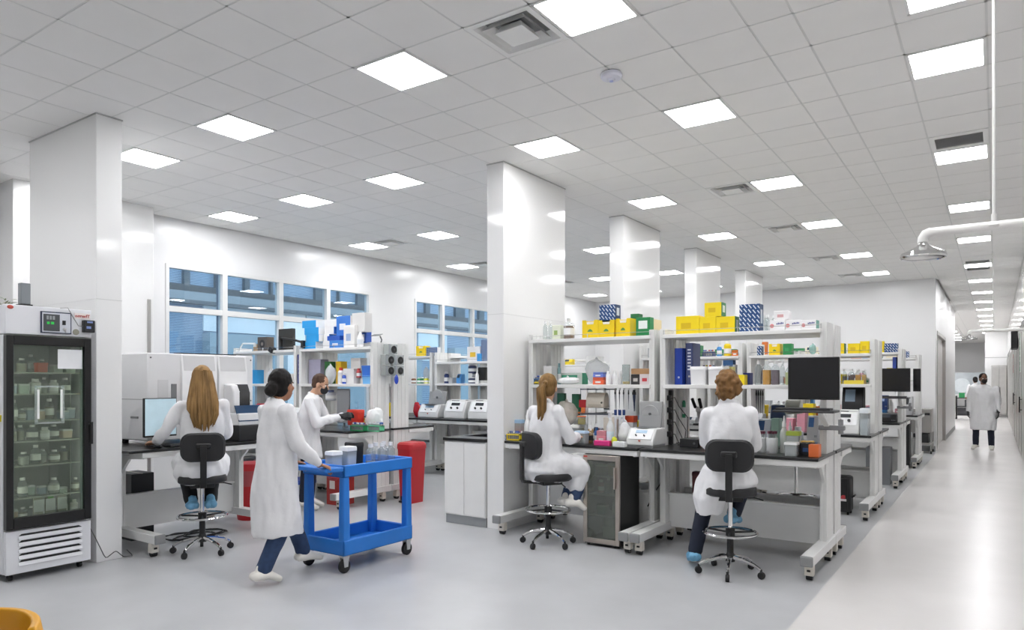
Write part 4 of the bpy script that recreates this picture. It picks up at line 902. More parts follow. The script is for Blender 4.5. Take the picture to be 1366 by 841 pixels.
        for i in range(n):
            for yy in (-b*.5, b*.5):
                xx = -a+w*(i+.5)/n; tu = MB().cyl(xx, yy, h*.13, h*.82, r, n=8).build('tube', CLEAR2, t); MB().cyl(xx, yy, h*.82, h, r*1.15, n=8).build('tube_cap', P_(random.choice(['#e9e9ee', '#c23b3b', '#3a5fb0', '#e3e3e3'])), tu)
    elif kind == 'tip':
        MB().box(-a, -b, 0, a, b, h*.62).build('base', P_(c), t, bev=.003); MB().box(-a+.001, -b+.001, h*.62, a-.001, b-.001, h).build('lid', P_(c, .25, alpha=.7), t, bev=.004); MB().box(-a*.5, -b-.001, h*.2, a*.5, -b+.001, h*.45).build('label', P_('#f3f0ee'), t)
    elif kind == 'tub':
        bm = P_(body) if body else CLEAR2; tapered(MB(), w*.9, d*.9, w*.97, d*.97, 0, h*.84, min(w, d)*.12).build('tub_body', bm, t)
        if liq: tapered(MB(), w*.85, d*.85, w*.88, d*.88, .003, h*.6, min(w, d)*.12).build('contents', P_(liq), t)
        MB().rings([[(p*k, q*k, zz) for p, q in rrect(w, d, min(w, d)*.13)] for k, zz in ((1, h*.82), (1, h*.94), (.93, h))]).build('lid', P_(lid), t)
    elif kind == 'spray':
        r = a*.85; MB().lathe([(r*.94, 0), (r, h*.03), (r, h*.5), (r*.8, h*.6), (r*.34, h*.72), (r*.34, h*.76)], n=18).build('bottle_body', mat(c, .3, alpha=.75, var=.02), t)
        MB().cyl(0, 0, h*.74, h*.82, r*.42, n=12).build('collar', P_('#f4f4f4'), t)
        hd_ = MB().prism([(-.012, h*.82), (.012, h*.82), (.03, h), (-.045, h), (-.048, h*.94), (-.02, h*.93)], 'x', -.012, .012).build('trigger_head', P_('#f2f2f2'), t, bev=.003); MB().prism([(-.03, h*.93), (-.022, h*.93), (-.03, h*.8), (-.038, h*.79)], 'x', -.006, .006).build('trigger', P_('#dfe3ea'), hd_)
        MB().lathe([(r*1.01, h*.14), (r*1.01, h*.4)], n=18).build('label', P_('#cfe0ea'), t)
    elif kind == 'squirt':
        r = a; MB().lathe([(r*.93, 0), (r, h*.03), (r, h*.5), (r*.8, h*.6), (r*.4, h*.68), (r*.36, h*.72)], n=18).build('bottle_body', mat(c, .4, alpha=al, var=.02), t); MB().lathe([(r*.5, h*.7), (r*.5, h*.8), (r*.25, h*.86), (r*.14, h)], n=12).build('nozzle', P_('#f4f4f4'), t)
    elif kind == 'bag':
        m = MB().sph((0, 0, h*.5), (a, b, h*.5), 22, 14); vs = []
        for p in m.v:
            q = Vector(p); k = noise.noise(q*9+Vector((x*9, y*9, 0)))*.3+noise.noise(q*26)*.09; zz = max(q.z*(1+k*.5), 0); vs.append((max(-a, min(a, q.x*(1+k))), max(-b, min(b, q.y*(1+k))), min(zz, h*1.04)))
        m.v = vs; m.build('film', mat(c, .18, alpha=al, var=.06, ns=20), t, smooth=20)
        MB().tube([(0, 0, h*.9), (.01, 0, h*.98), (-.005, 0, h*1.03)], [.014, .008, .012], 8).build('twisted_neck', mat(c, .2, alpha=max(al, .7), var=.05), t)
    elif kind == 'beaker':
        r = a; MB().lathe([(r*.95, 0), (r, .004), (r, h), (r*1.05, h), (r*.96, h*.99), (r*.95, .006), (.001, .005)], n=22).build('glass_wall', CLEAR, t)
        if liq: MB().cyl(0, 0, .006, h*fill, r*.93, n=22).build('liquid', mat(liq, .2, var=.02), t)
        if rim: MB().ring((0, 0, h), r, .006, 22, 6).build('rim', P_(rim), t)
    elif kind == 'pipette':
        MB().tube([(0, 0, h), (0, 0, h*.72), (0, .002, h*.4), (0, .002, 0)], [a, a*.95, a*.55, a*.2], 8).build('shaft', P_(c if c != '#e8e8e8' else '#6b6d72'), t); MB().cyl(0, 0, h, h+.02, a*.9, n=8).cyl(0, 0, h*.86, h*1.0, a*1.25, n=8).build('plunger', P_('#1b1b1e'), t)
        MB().box(-.006, .0, h+.015, .006, .02, h+.036).build('hook', ALU, t)
    elif kind == 'carousel':
        MB().cyl(0, 0, 0, .012, a, n=20).cyl(0, 0, .012, h, .008, n=8).cyl(0, 0, h*.72, h*.78, a*.7, n=16).build('stand', P_('#d8dade'), t)
        for i in range(6):
            q = i*pi/3; xx, yy = a*.8*cos(q), a*.8*sin(q); p = MB().tube([(xx, yy, h*.95), (xx, yy, h*.55), (xx, yy, h*.15)], [.011, .01, .003], 8).build('held_pipette', P_('#e7e9ee'), t); MB().cyl(xx, yy, h*.84, h, .0125, n=8).build('pipette_top', P_('#28407c'), p)
    elif kind == 'ball': MB().sph((0, 0, h/2), (a, a, h/2), 14, 9).build('ball_body', P_(c), t); MB().ring((0, 0, h/2), a*.96, .003, 16, 5).build('tape_edge', P_('#b9bf20'), t)
    elif kind == 'rackshelf':
        for q in (0, .5, 1):
            zz = h*q*.97; s = MB().box(-a, -b, zz, a, -b+.006, zz+.012).box(-a, b-.006, zz, a, b, zz+.012)
            for i in range(9): s.box(-a+w*i/8-.0015, -b, zz+.004, -a+w*i/8+.0015, b, zz+.008)
            s.build('wire_tier', P_('#7f8794', .3), t)
        for sx in (-1, 1):
            for sy in (-1, 1): MB().rod((sx*(a-.004), sy*(b-.004), 0), (sx*(a-.004), sy*(b-.004), h), .004, n=6).build('upright', P_('#c9ccd0', .3), t)
    elif kind == 'dome':
        MB().prism([(-b, 0), (b, 0), (b, h*.7), (b*.6, h), (-b*.3, h), (-b*.85, h*.65), (-b, h*.3)], 'x', -a, a).build('hood', P_(c), t, bev=.012, seg=3); MB().box(-a*.7, -b-.001, h*.08, a*.7, -b+.002, h*.24).build('front_slot', P_('#b9b2a4'), t); MB().rod((a*.75, -b*.93, h*.36), (a*.75, -b*1.08, h*.34), .01, n=12).build('knob', P_('#55524c'), t)
    elif kind.startswith('centri'):
        op = kind != 'centri'; g_ = '#dedfde'
        MB().prism([(-b, .012), (b, .012), (b, h), (-b*.45, h), (-b*.95, h*.42)], 'x', -a, a).build('housing', P_(g_, .35), t, bev=.014, seg=3)
        MB().box(-a*.96, -b*.94, 0, a*.96, b*.96, .02).build('base', P_('#8b8d8f'), t)
        pan = MB().prism([(-b*.97-.002, h*.44), (-b*.97+.004, h*.42), (-b*.5+.004, h*.93), (-b*.5-.002, h*.95)], 'x', -a*.82, a*.82).build('control_face', P_('#eff0f1'), t)
        for i, u in enumerate((-.3, .3)):
            p0 = Vector((a*u, -b*.82, h*.6)); MB().rod(p0, p0+Vector((0, -.02, .012)), .016 if not op else .006, n=14).build('knob', P_('#2a2b2f'), pan)
        MB().prism([(-b*.68-.006, h*.76), (-b*.68, h*.74), (-b*.55, h*.88), (-b*.55-.006, h*.9)], 'x', -a*.4, a*.4).build('display', P_('#b7d3ea' if op else '#3a3d42', .2), pan)
        if op:
            lh = .245 if kind == 'centri_open' else .21
            L = MB().prism([(b*.55, h), (b*.7, h), (b*.95, h+lh), (b*.78, h+lh)], 'x', -a*.85, a*.85).build('lid', P_('#9a9b9b'), t, bev=.008)
            cz = h+lh*.52; cy = b*.72; MB().rod((0, cy-.012, cz-.002), (0, cy+.004, cz), a*.62, n=28).build('lid_disc', P_('#b4b5b5'), L); MB().rod((0, cy-.02, cz-.002), (0, cy-.008, cz), a*.1, n=14).build('lid_boss', P_('#77797a'), L)
            MB().cyl(0, b*.1, h-.002, h+.004, a*.72, n=28).build('bowl_rim', P_('#6c6e70'), t)
            MB().prism([(-.012, h*.38), (.012, h*.38), (0, h*.28)], 'y', -b-.004, -b*.9).build('red_mark', P_('#c5482f'), t)
        else:
            MB().box(-a*.82, -b*.35, h, a*.82, b*.9, h+.018).build('lid', P_('#e6e7e7'), t, bev=.008); MB().box(-a*.5, -b*.42, h*.98, a*.2, -b*.34, h+.008).build('latch', P_('#2f3134'), t)
    elif kind == 'binder':
        MB().box(-a, -b, 0, -a+.004, b, h).box(a-.004, -b, 0, a, b, h).box(-a, -b, 0, a, -b+.004, h).build('cover', P_(c), t); MB().box(-a+.006, -b+.008, .004, a-.006, b-.01, h*.95).build('pages', P_('#e9e9e4'), t)
        MB().rod((0, -b-.001, h*.2), (0, -b+.002, h*.2), min(.01, a*.6), n=12).build('finger_ring', ALU, t)
        if tx:
            n = len(tx)
            for i, ch in enumerate(tx): MB().box(-a*.45, -b-.001, h*(.35+.55*i/n), a*.45, -b+.001, h*(.35+.55*i/n+.035)).build('spine_mark', P_('#e9ecf4'), t)
    elif kind == 'hotplate':
        MB().box(-a, -b, 0, a, b, h).build('plate_body', P_('#1f2022'), t, bev=.004); MB().rod((a*.6, -b-.008, h*.5), (a*.6, -b, h*.5), .01, n=12).build('dial', P_('#55585c'), t)
    elif kind == 'pot':
        MB().lathe([(a*.8, 0), (a*.98, h*.1), (a, h*.7), (a*.94, h*.72), (a*.9, h*.15), (.001, h*.12)], n=20).build('pot_wall', P_('#eceeee'), t)
        for i in range(6): q = i*pi/3; xx, yy = a*.5*cos(q), a*.5*sin(q); tu = MB().rod((xx*.7, yy*.7, h*.15), (xx*1.2, yy*1.2, h*.92), .009, n=8).build('tube', CLEAR2, t); MB().rod((xx*1.2, yy*1.2, h*.9), (xx*1.27, yy*1.27, h*1.02), .0115, n=8).build('tube_cap', P_('#5a2036'), tu)
    elif kind == 'powerstrip':
        MB().box(-a*.7, -b, 0, a*.7, b*.4, h).build('strip', P_('#151517'), t, bev=.004)
        for i in range(4): zz = h*(.15+.22*i); pl_ = MB().box(-.02, -b-.035, zz, .022, -b, zz+.05).build('plug', P_('#1b1b1d'), t, bev=.006); MB().tube([(.01, -b-.03, zz+.02), (.07, -b-.05, zz+.03), (.1, -b-.03, zz-.05), (.12+.02*i, -b, max(.01, zz-.16)), (.1+.03*i, -b-.05, .008)], .004, 6).build('flex', P_('#202022'), pl_)
    elif kind == 'laptop':
        if mon: MB().box(-a, -.01, h*.12, a, .01, h).build('screen_case', P_('#8e9093'), t, bev=.004); MB().box(-a*.25, .0, 0, a*.25, .05, .012).box(-.012, .005, 0, .012, .02, h*.4).build('stand', P_('#77797c'), t)
        else:
            s = MB().prism([(-.03, 0), (-.018, 0), (.03, h), (.018, h)], 'x', -a, a).build('case', P_('#e3e5e8'), t, bev=.003); MB().prism([(-.0315, h*.03), (-.03, h*.03), (.0165, h*.95), (.0145, h*.95)], 'x', -a*.9, a*.9).build('screen', mat('#4d5b78', .2, var=.02), s); MB().prism([(-.03, -.218 if zs else 0), (.05, -.218 if zs else 0), (.03, .01), (.0, .01)], 'x', -.02, .02).build('stand', P_('#d5d7da'), t)
    elif kind == 'scope':
        MB().box(-a*.8, -b*.6, 0, a*.8, b, h*.1).build('base', P_('#dcdcda'), t, bev=.008); MB().prism([(b*.5, h*.1), (b*.9, h*.1), (b*.9, h*.7), (b*.2, h*.82), (-b*.4, h*.82), (-b*.4, h*.7), (b*.3, h*.64)], 'x', -a*.25, a*.25).build('limb', P_('#e4e4e2'), t, bev=.006)
        for s in (-1, 1): MB().rod((s*.03, -b*.3, h*.8), (s*.036, -b*.9, h), .016, n=12).build('eyepiece', P_('#2a2a2c'), t)
        MB().box(-a*.5, -b*.5, h*.38, a*.5, b*.3, h*.42).build('stage', P_('#2a2a2c'), t); MB().rod((0, -b*.1, h*.7), (0, -b*.1, h*.46), .02, .012, 12).build('objective', P_('#bfc0c2'), t)
    elif kind == 'instr':
        MB().prism([(-b, 0), (b, 0), (b, h), (-b*.4, h), (-b, h*.55)], 'x', -a, a).build('housing', P_(c), t, bev=.006); MB().prism([(-b*.97-.002, h*.6), (-b*.97+.002, h*.58), (-b*.5+.002, h*.92), (-b*.5-.003, h*.94)], 'x', -a*.7, a*.25).build('display', mat(sc, .2, var=.02), t)
        for i in range(3): MB().box(a*(.4+.17*i), -b-.002, h*.2, a*(.5+.17*i), -b+.002, h*.28).build('button', P_('#9aa0a8'), t)
    elif kind == 'scale':
        MB().prism([(-b, 0), (b, 0), (b, h*.22), (-b*.8, h*.3), (-b, h*.12)], 'x', -a, a).build('base', P_('#a9abab'), t, bev=.006); MB().box(-a*.6, -b*.5, h*.3, a*.5, b*.6, h*.34).build('pan', P_('#c7c8c8', .3, metal=.5), t); MB().tube([(a*.6, b*.4, h*.25), (a*.75, b*.4, h*.5), (a*.6, b*.3, h*.75)], .009).build('display_post', P_('#6a6c6e'), t); MB().prism([(-b*.2, h*.74), (b*.5, h*.86), (b*.5, h*.91), (-b*.2, h*.79)], 'x', -a*.35, a*.85).build('display', P_('#8f9294'), t, bev=.004)
    elif kind == 'webcam':
        MB().cbox(0, 0, 0, .075, .075, .075).xf(Matrix.Translation((0, 0, .035)) @ Matrix.Rotation(.5, 4, 'Y') @ Matrix.Translation((0, 0, -.037))).build('cube', P_('#161618'), t, bev=.005); MB().rod((0, -.038, .035), (0, -.045, .035), .016, n=14).build('lens', P_('#3c3c40', .15), t); MB().rod((0, .03, .03), (0, .1, .03), .006).build('cable', P_('#1b1b1d'), t)
    elif kind == 'armbar':
        MB().tube([(-a, 0, h), (0, 0, h*.75), (a, -.01, h*.3)], .016).build('bar', P_('#2c2a28'), t); MB().cbox(a, -.01, -.04, .04, .05, .1).build('joint', P_('#1b1b1c'), t, bev=.006); MB().box(-a-.02, -.02, -.06, -a+.02, .02, h+.02).build('post', P_('#2c2a28'), t)
    elif kind == 'faucetarm':
        MB().tube([(-a, 0, 0), (-a*.8, 0, h*.5), (-a*.55, 0, h*.85), (a*.9, 0, h*.8)], .011).build('arm', P_('#eceeee'), t); MB().rod((a*.9, 0, h*.82), (a*.9, 0, h*.45), .018, .022).build('lamp_head', P_('#dfe2e4'), t); MB().cyl(-a, 0, 0, .012, .03).build('base', P_('#d5d8da'), t)
    return t
I('carton', -3.782, 6.370, 1.975, 0.099, 0.080, 0.147, 'small white and green carton on the shelf beside the wide column', c='#e8ecd8', lc='#9cb56a')
I('bottle', -3.653, 6.375, 1.975, 0.128, 0.090, 0.215, 'glass bottle with a white label and brown powder on the top shelf', liq='#8a6a55', cap='#e8e8e8', lab='#f2f2f2', sq=.8)
I('kit', -3.384, 6.400, 1.975, 0.180, 0.140, 0.180, 'yellow open-front kit box, first in the row of three from the wide column', c='#f0cf12')
I('kit', -3.204, 6.400, 1.975, 0.173, 0.140, 0.171, 'yellow open-front kit box, second in the row of three from the wide column', c='#f0cf12')
I('kit', -3.020, 6.400, 1.975, 0.152, 0.140, 0.179, 'yellow open-front kit box, third in the row of three from the wide column', c='#f0cf12')
I('carton', -3.202, 6.410, 2.140, 0.177, 0.120, 0.155, 'blue carton with white dashes lying on the three yellow kit boxes', pat=True, side='#1d3b66', sl='#d8dfe6')
I('carton', -2.965, 6.500, 1.975, 0.088, 0.100, 0.233, 'dark green carton behind the white-labelled green box', c='#1f6b3a')
I('carton', -2.809, 6.375, 1.975, 0.147, 0.090, 0.178, "green box with a large white label at the top shelf's end post", c='#21834a', lc='#f0f4f0', big=True)
I('carton', -2.715, 6.430, 1.975, 0.026, 0.200, 0.167, 'thin cream folder standing against the end post', c='#ead9ae')
I('bottle', -3.992, 6.455, 1.975, 0.052, 0.050, 0.206, 'clear empty glass flask on the top shelf close to the column', cap='#f0f0f0')
I('bottle', -3.929, 6.455, 1.975, 0.053, 0.050, 0.206, 'clear glass flask standing second from the column', cap='#f0f0f0')
I('rack', -4.059, 6.370, 1.503, 0.080, 0.080, 0.093, 'small blue tube rack on a yellow base on the lower shelf', c='#2f74b8', c2='#e6cf3a')
I('carton', -3.942, 6.440, 1.553, 0.102, 0.100, 0.146, "white lidded box stacked beside the ponytailed worker's head", c='#eeeeee')
I('carton', -3.942, 6.440, 1.503, 0.131, 0.120, 0.096, 'cream flat box under the white lidded box', c='#e9e3cc')
I('carton', -3.750, 6.515, 1.503, 0.307, 0.130, 0.122, 'green and white glove carton on the lower shelf', c='#dfe9e2', lc='#4fae8a', big=True, side='#3aa37e')
I('bag', -3.663, 6.360, 1.503, 0.255, 0.120, 0.078, 'white plastic bag slumped in front of the green glove carton', c='#eef0f0')
I('bag', -3.402, 6.505, 1.503, 0.261, 0.150, 0.268, 'large clear crumpled plastic bag on the lower shelf', c='#dfe3e4', al=.45)
I('tip', -3.295, 6.380, 1.503, 0.120, 0.100, 0.073, 'orange pipette tip box under the blue one', c='#e5613a')
I('tip', -3.295, 6.380, 1.568, 0.113, 0.100, 0.052, 'blue pipette tip box on top of the orange one', c='#6f86d6')
I('jar', -3.194, 6.348, 1.503, 0.039, 0.035, 0.135, 'white plastic bottle in the row beside the tip boxes', c='#f3f3f4', cap='#ffffff')
I('jar', -3.167, 6.378, 1.503, 0.039, 0.035, 0.136, 'white plastic bottle in the row beside the tip boxes', c='#f3f3f4', cap='#ffffff')
I('jar', -3.115, 6.348, 1.503, 0.038, 0.035, 0.135, 'white plastic bottle in the row beside the tip boxes', c='#f3f3f4', cap='#ffffff')
I('jar', -3.088, 6.378, 1.503, 0.039, 0.035, 0.135, 'white plastic bottle in the row beside the tip boxes', c='#f3f3f4', cap='#ffffff')
I('beaker', -3.002, 6.365, 1.503, 0.078, 0.070, 0.196, 'tall clear cylinder with a little amber liquid', liq='#d9b552', fill=.15)
I('carton', -2.913, 6.440, 1.503, 0.110, 0.140, 0.100, 'dark equipment box under the cardboard tray', c='#4c4a4c', lc='#d8d2cf')
I('carton', -2.782, 6.420, 1.503, 0.127, 0.140, 0.102, 'white and red box under the cardboard tray', c='#d9cfd0', lc='#c8434c')
I('carton', -2.845, 6.460, 1.606, 0.205, 0.200, 0.054, 'open brown cardboard tray on the lower shelf', c='#b28b63')
I('jar', -3.861, 6.555, 1.503, 0.039, 0.050, 0.225, 'teal bottle behind the glove carton', c='#8fb5b8', cap='#7aa0a6')
I('pipette', -3.120, 6.360, 1.260, .012, .02, .17, 'black-topped pipette hanging under the lower shelf')
I('pipette', -3.073, 6.360, 1.260, .012, .02, .17, 'black-topped pipette hanging under the lower shelf')
I('pipette', -3.028, 6.360, 1.260, .012, .02, .17, 'black-topped pipette hanging under the lower shelf')
I('pipette', -2.974, 6.360, 1.260, .012, .02, .17, 'black-topped pipette hanging under the lower shelf')
I('pipette', -2.914, 6.360, 1.240, .03, .03, .19, 'dark blue spatula hanging beside the pipettes', c='#1f2c4c')
I('rack', -4.215, 6.005, 0.930, 0.100, 0.070, 0.066, 'blue tube rack at the bench corner by the column', c='#3f67c0')
I('rack', -4.085, 6.010, 0.930, 0.161, 0.080, 0.093, 'yellow tube rack at the bench corner by the column', c='#ecd326')
I('tub', -4.162, 6.185, 0.930, 0.120, 0.090, 0.200, 'clear tub of pink liquid with a blue lid', lid='#9fc0dc', liq='#d79a9a')
I('squirt', -3.977, 6.017, 0.930, 0.065, 0.055, 0.313, 'tall white squeeze bottle with a nozzle beside the yellow rack', c='#f4f4f4')
I('tub', -3.325, 6.050, 0.930, 0.125, 0.100, 0.122, 'clear plastic box with a pale blue lid in front of the ponytailed worker', lid='#b9d2ea', liq='#d8dcdc')
I('bottle', -3.268, 6.095, 0.930, 0.061, 0.050, 0.144, 'amber bottle with a black and white label', liq='#a37b2e', cap='#f0f0f0', lab='#222222')
I('jar', -3.215, 6.145, 0.930, 0.044, 0.050, 0.154, 'blue reagent bottle beside the pink tip box', c='#2f5f9e', cap='#2a558c')
I('tip', -3.111, 6.085, 0.930, 0.101, 0.090, 0.132, 'pink and white pipette tip box', c='#e59aa4')
I('spray', -3.008, 6.030, 0.930, 0.083, 0.060, 0.328, 'clear spray bottle with a white trigger', c='#eef1f2')
I('carton', -3.056, 5.970, 0.930, 0.158, 0.060, 0.045, 'bright pink flat box at the bench edge', c='#f03f93')
I('carousel', -3.055, 6.330, 0.930, 0.118, 0.120, 0.324, 'carousel stand holding blue and white pipettes')
I('carton', -2.994, 6.450, 1.130, 0.106, 0.100, 0.063, 'red-orange box beside the open centrifuge lid', c='#d9512c')
I('carton', -2.995, 6.450, 0.930, 0.100, 0.100, 0.200, 'white carton under the red-orange box', c='#e4e4e4')
I('bag', -2.905, 6.140, 0.930, 0.139, 0.140, 0.225, 'white crumpled plastic bag beside the open centrifuge', c='#f2f3f3', al=.85)
I('ball', -2.942, 6.010, 0.930, 0.055, 0.040, 0.088, 'small lime green ball of tape', c='#d6dc2a')
I('carton', -2.861, 5.990, 0.930, 0.121, 0.060, 0.047, 'small white tray of tubes in front of the plastic bag', c='#e6e8e8')
I('tub', -3.512, 6.290, 0.930, 0.102, 0.140, 0.163, "clear drawer unit behind the ponytailed worker's hands", lid='#e6e6e2', liq='#d9d2c6')
I('beaker', -3.459, 6.290, 1.090, 0.084, 0.060, 0.085, 'yellow beaker with an orange rim', liq='#e2c22a', fill=.8, rim='#e0702a')
I('bag', -3.692, 6.390, 1.070, 0.249, 0.140, 0.266, 'clear plastic bag hanging under the glove carton', c='#d8d2c6', al=.55)
I('carton', -3.806, 6.385, 1.215, 0.087, 0.050, 0.194, 'dark green card box hanging under the lower shelf', c='#2f6b52')
I('carton', -3.627, 6.385, 1.215, 0.086, 0.050, 0.187, 'green leaflet box beside the hanging plastic bag', c='#35785c')
I('rackshelf', -3.430, 6.540, 0.930, 0.344, 0.160, 0.531, 'grey wire shelf stand behind the spray bottle')
I('carton', -3.541, 6.530, 1.265, 0.094, 0.100, 0.079, 'red box on the wire shelf stand', c='#b3242c')
I('dome', -3.376, 6.530, 1.265, 0.210, 0.120, 0.154, 'beige rounded instrument on the wire shelf stand', c='#cfc8ba')
I('centri_open', -2.755, 6.2, .93, .27, .30, .17, 'open tabletop centrifuge with its round-lidded grey cover raised')
I('carton', -2.368, 6.405, 1.975, 0.224, 0.130, 0.168, 'longest low yellow carton of the group on the top shelf', c='#f2d60f', lc='#dcb90c')
I('carton', -2.177, 6.405, 1.975, 0.152, 0.130, 0.151, 'plain yellow carton in the middle of the low group', c='#f2d60f', lc='#dcb90c')
I('carton', -2.013, 6.405, 1.975, 0.172, 0.130, 0.146, 'low yellow carton with a green end beside the dashed blue carton', c='#f2d60f', lc='#dcb90c', side='#1f7a45', sl='#e6efe6')
I('carton', -2.127, 6.405, 2.138, 0.156, 0.130, 0.128, 'yellow carton with a green end stacked on the others', c='#f2d60f', lc='#dcb90c', side='#1f7a45', sl='#e6efe6')
I('carton', -1.802, 6.410, 1.975, 0.177, 0.120, 0.245, 'tall blue carton with white dashes between yellow and white cartons', pat=True, side='#24466f', sl='#cfd6de')
I('bottle', -1.699, 6.435, 1.975, 0.038, 0.050, 0.151, 'clear glass bottle in the group beside the dashed carton', cap='#f4f4f4')
I('bottle', -1.665, 6.435, 1.975, 0.037, 0.050, 0.149, 'clear glass bottle in the group beside the dashed carton', cap='#f4f4f4')
I('bottle', -1.631, 6.435, 1.975, 0.037, 0.050, 0.147, 'clear glass bottle in the group beside the dashed carton', cap='#f4f4f4')
I('carton', -1.558, 6.390, 1.975, 0.129, 0.120, 0.089, 'flat white carton with blue print, first from the glass bottles', c='#f0eff0', tx=1)
I('carton', -1.428, 6.390, 1.975, 0.126, 0.120, 0.083, 'flat white carton with blue print, second from the glass bottles', c='#f0eff0', tx=1)
I('carton', -1.303, 6.390, 1.975, 0.119, 0.120, 0.077, 'flat white carton with blue print, third from the glass bottles', c='#f0eff0', tx=1, side='#66a89a')
I('carton', -1.528, 6.395, 2.067, 0.121, 0.110, 0.079, 'white carton with a red squiggle stacked on the printed cartons', c='#f2f0f0', lc='#d9a9a9')
I('binder', -2.464, 6.470, 1.503, 0.080, 0.200, 0.344, 'deep blue ring binder standing beside the post', c='#1e3fa0')
I('binder', -2.409, 6.530, 1.503, 0.072, 0.200, 0.392, 'slate blue ring binder with white lettering', c='#55608f', tx='LABBOOK')
I('tub', -2.329, 6.430, 1.503, 0.167, 0.200, 0.169, 'white storage box with a flat lid beside the binders', lid='#f2f2f2', body='#e9e9ea')
I('tub', -2.163, 6.430, 1.503, 0.150, 0.200, 0.167, 'white storage box hidden behind curly hair', lid='#f2f2f2', body='#e9e9ea')
I('carton', -2.077, 6.520, 1.573, 0.137, 0.080, 0.098, 'clear yellow tray stacked on the lower shelf', c='#e3dd8e')
I('carton', -1.898, 6.380, 1.503, 0.114, 0.100, 0.090, 'yellow card box on the lower shelf', c='#efd51c', lc='#b8c4d0')
I('carton', -1.854, 6.460, 1.503, 0.060, 0.100, 0.108, 'small navy box beside the yellow card box', c='#28377c')
I('bottle', -1.730, 6.380, 1.503, 0.065, 0.100, 0.211, 'clear media bottle, empty, on the lower shelf', cap='#e9e9e9', sq=.75)
I('bottle', -1.659, 6.380, 1.503, 0.072, 0.100, 0.210, 'square media bottle of orange liquid on the lower shelf', liq='#e8a417', cap='#e9e9e9', sq=.75)
I('bottle', -1.585, 6.380, 1.503, 0.072, 0.100, 0.209, 'square media bottle of purple-brown liquid on the lower shelf', liq='#6f5560', cap='#e9e9e9', sq=.75)
I('bottle', -1.527, 6.380, 1.503, 0.037, 0.100, 0.208, 'slim clear bottle between the brown and pale green media', cap='#e9e9e9', sq=.75)
I('bottle', -1.472, 6.380, 1.503, 0.066, 0.100, 0.175, 'square media bottle of pale green liquid on the lower shelf', liq='#c7cf8c', cap='#e9e9e9', sq=.75)
I('powerstrip', -2.56, 6.42, .93, .06, .06, .52, 'black power strip and plugs fixed to the post')
I('hotplate', -2.311, 6.300, 0.930, 0.171, 0.160, 0.077, 'flat black hot plate on the bench')
I('beaker', -2.253, 6.280, 0.965, 0.076, 0.080, 0.109, 'low beaker of orange liquid on the hot plate', liq='#d2601e', fill=.75)
I('pot', -1.644, 6.130, 0.930, 0.088, 0.100, 0.178, 'white pot of purple-capped tubes beside the curly-haired worker')
I('pot', -1.545, 6.110, 0.930, 0.094, 0.100, 0.183, 'white pot of purple-capped tubes beside the tall clear bottle')
I('squirt', -1.470, 6.135, 0.930, 0.066, 0.070, 0.315, 'tall milky squeeze bottle beside the white pots', c='#dfe4de', al=.7)
I('tub', -1.373, 6.110, 0.930, 0.107, 0.100, 0.193, 'clear tub with a lime green lid', lid='#b4c94a', liq='#cfd3cd')
I('tub', -1.363, 5.995, 0.930, 0.102, 0.110, 0.111, 'clear tub with a white lid at the bench edge', lid='#f4f4f4', liq='#cfd2d2')
I('carton', -1.268, 6.020, 0.930, 0.099, 0.100, 0.101, 'black and blue pouch on the bench', c='#23262c', lc='#3c5f94')
I('carton', -1.300, 6.250, 0.950, 0.099, 0.100, 0.105, 'yellow notebook pad on the bench', c='#e3b54a')
I('carton', -1.192, 6.100, 0.930, 0.076, 0.100, 0.101, 'orange and black tape dispenser at the bench end', c='#e2723a')
I('squirt', -1.485, 6.470, 1.070, 0.029, 0.040, 0.118, 'white slim dropper bottle behind the lime-lidded tub', c='#eeeeee')
I('laptop', -1.713, 7.000, 1.150, 0.150, 0.100, 0.162, 'white tablet computer with a grey screen on the bench behind', zs=1)
I('scope', -2.488, 6.970, 0.930, 0.186, 0.240, 0.427, 'white bench microscope standing behind the curly-haired worker')
I('jar', -2.567, 6.745, 1.173, 0.034, 0.050, 0.210, 'green and white bottle hanging behind the power strip', c='#3f9a72', cap='#eeeeee')
I('instr', -1.816, 6.875, 0.930, 0.156, 0.150, 0.247, 'blue and white bench instrument behind the white pots', c='#dfe5ee', sc='#3b5c8c')
I('carton', -1.724, 6.960, 0.930, 0.071, 0.120, 0.257, 'mint green box behind the tall milky bottle', c='#a9cdbd')
I('instr', -1.370, 6.870, 0.980, 0.092, 0.140, 0.239, 'white instrument with a small blue screen behind the monitor arm', c='#e8e8ea', sc='#5a86c4')
I('dome', -1.627, 6.975, 1.230, 0.159, 0.150, 0.138, 'pale grey rounded hood on the bench behind', c='#d5d5cc')
I('pipette', -1.851, 6.75, 1.23, .012, .02, .2, 'dark pipette hanging on the bench behind the curly-haired worker')
I('pipette', -1.832, 6.75, 1.23, .012, .02, .2, 'dark pipette hanging on the bench behind the curly-haired worker')
I('pipette', -1.813, 6.75, 1.23, .012, .02, .2, 'dark pipette hanging on the bench behind the curly-haired worker')
I('pipette', -1.793, 6.75, 1.23, .012, .02, .2, 'dark pipette hanging on the bench behind the curly-haired worker')
I('carton', -2.479, 9.220, 1.865, 0.056, 0.100, 0.119, "small blue dashed carton on the second row's top shelf", pat=True, side='#24466f')
I('kit', -2.292, 9.240, 1.865, 0.135, 0.140, 0.143, "yellow open-front kit box on the second row's top shelf", c='#f0cf12')
I('carton', -2.139, 9.230, 1.865, 0.104, 0.120, 0.141, "green carton on the second row's top shelf", c='#2a8a4e', lc='#3a9a5e')
I('bag', -1.849, 9.220, 1.865, 0.082, 0.100, 0.126, "pale teal plastic wrap on the second row's top shelf", c='#9cc4bb', al=.8)
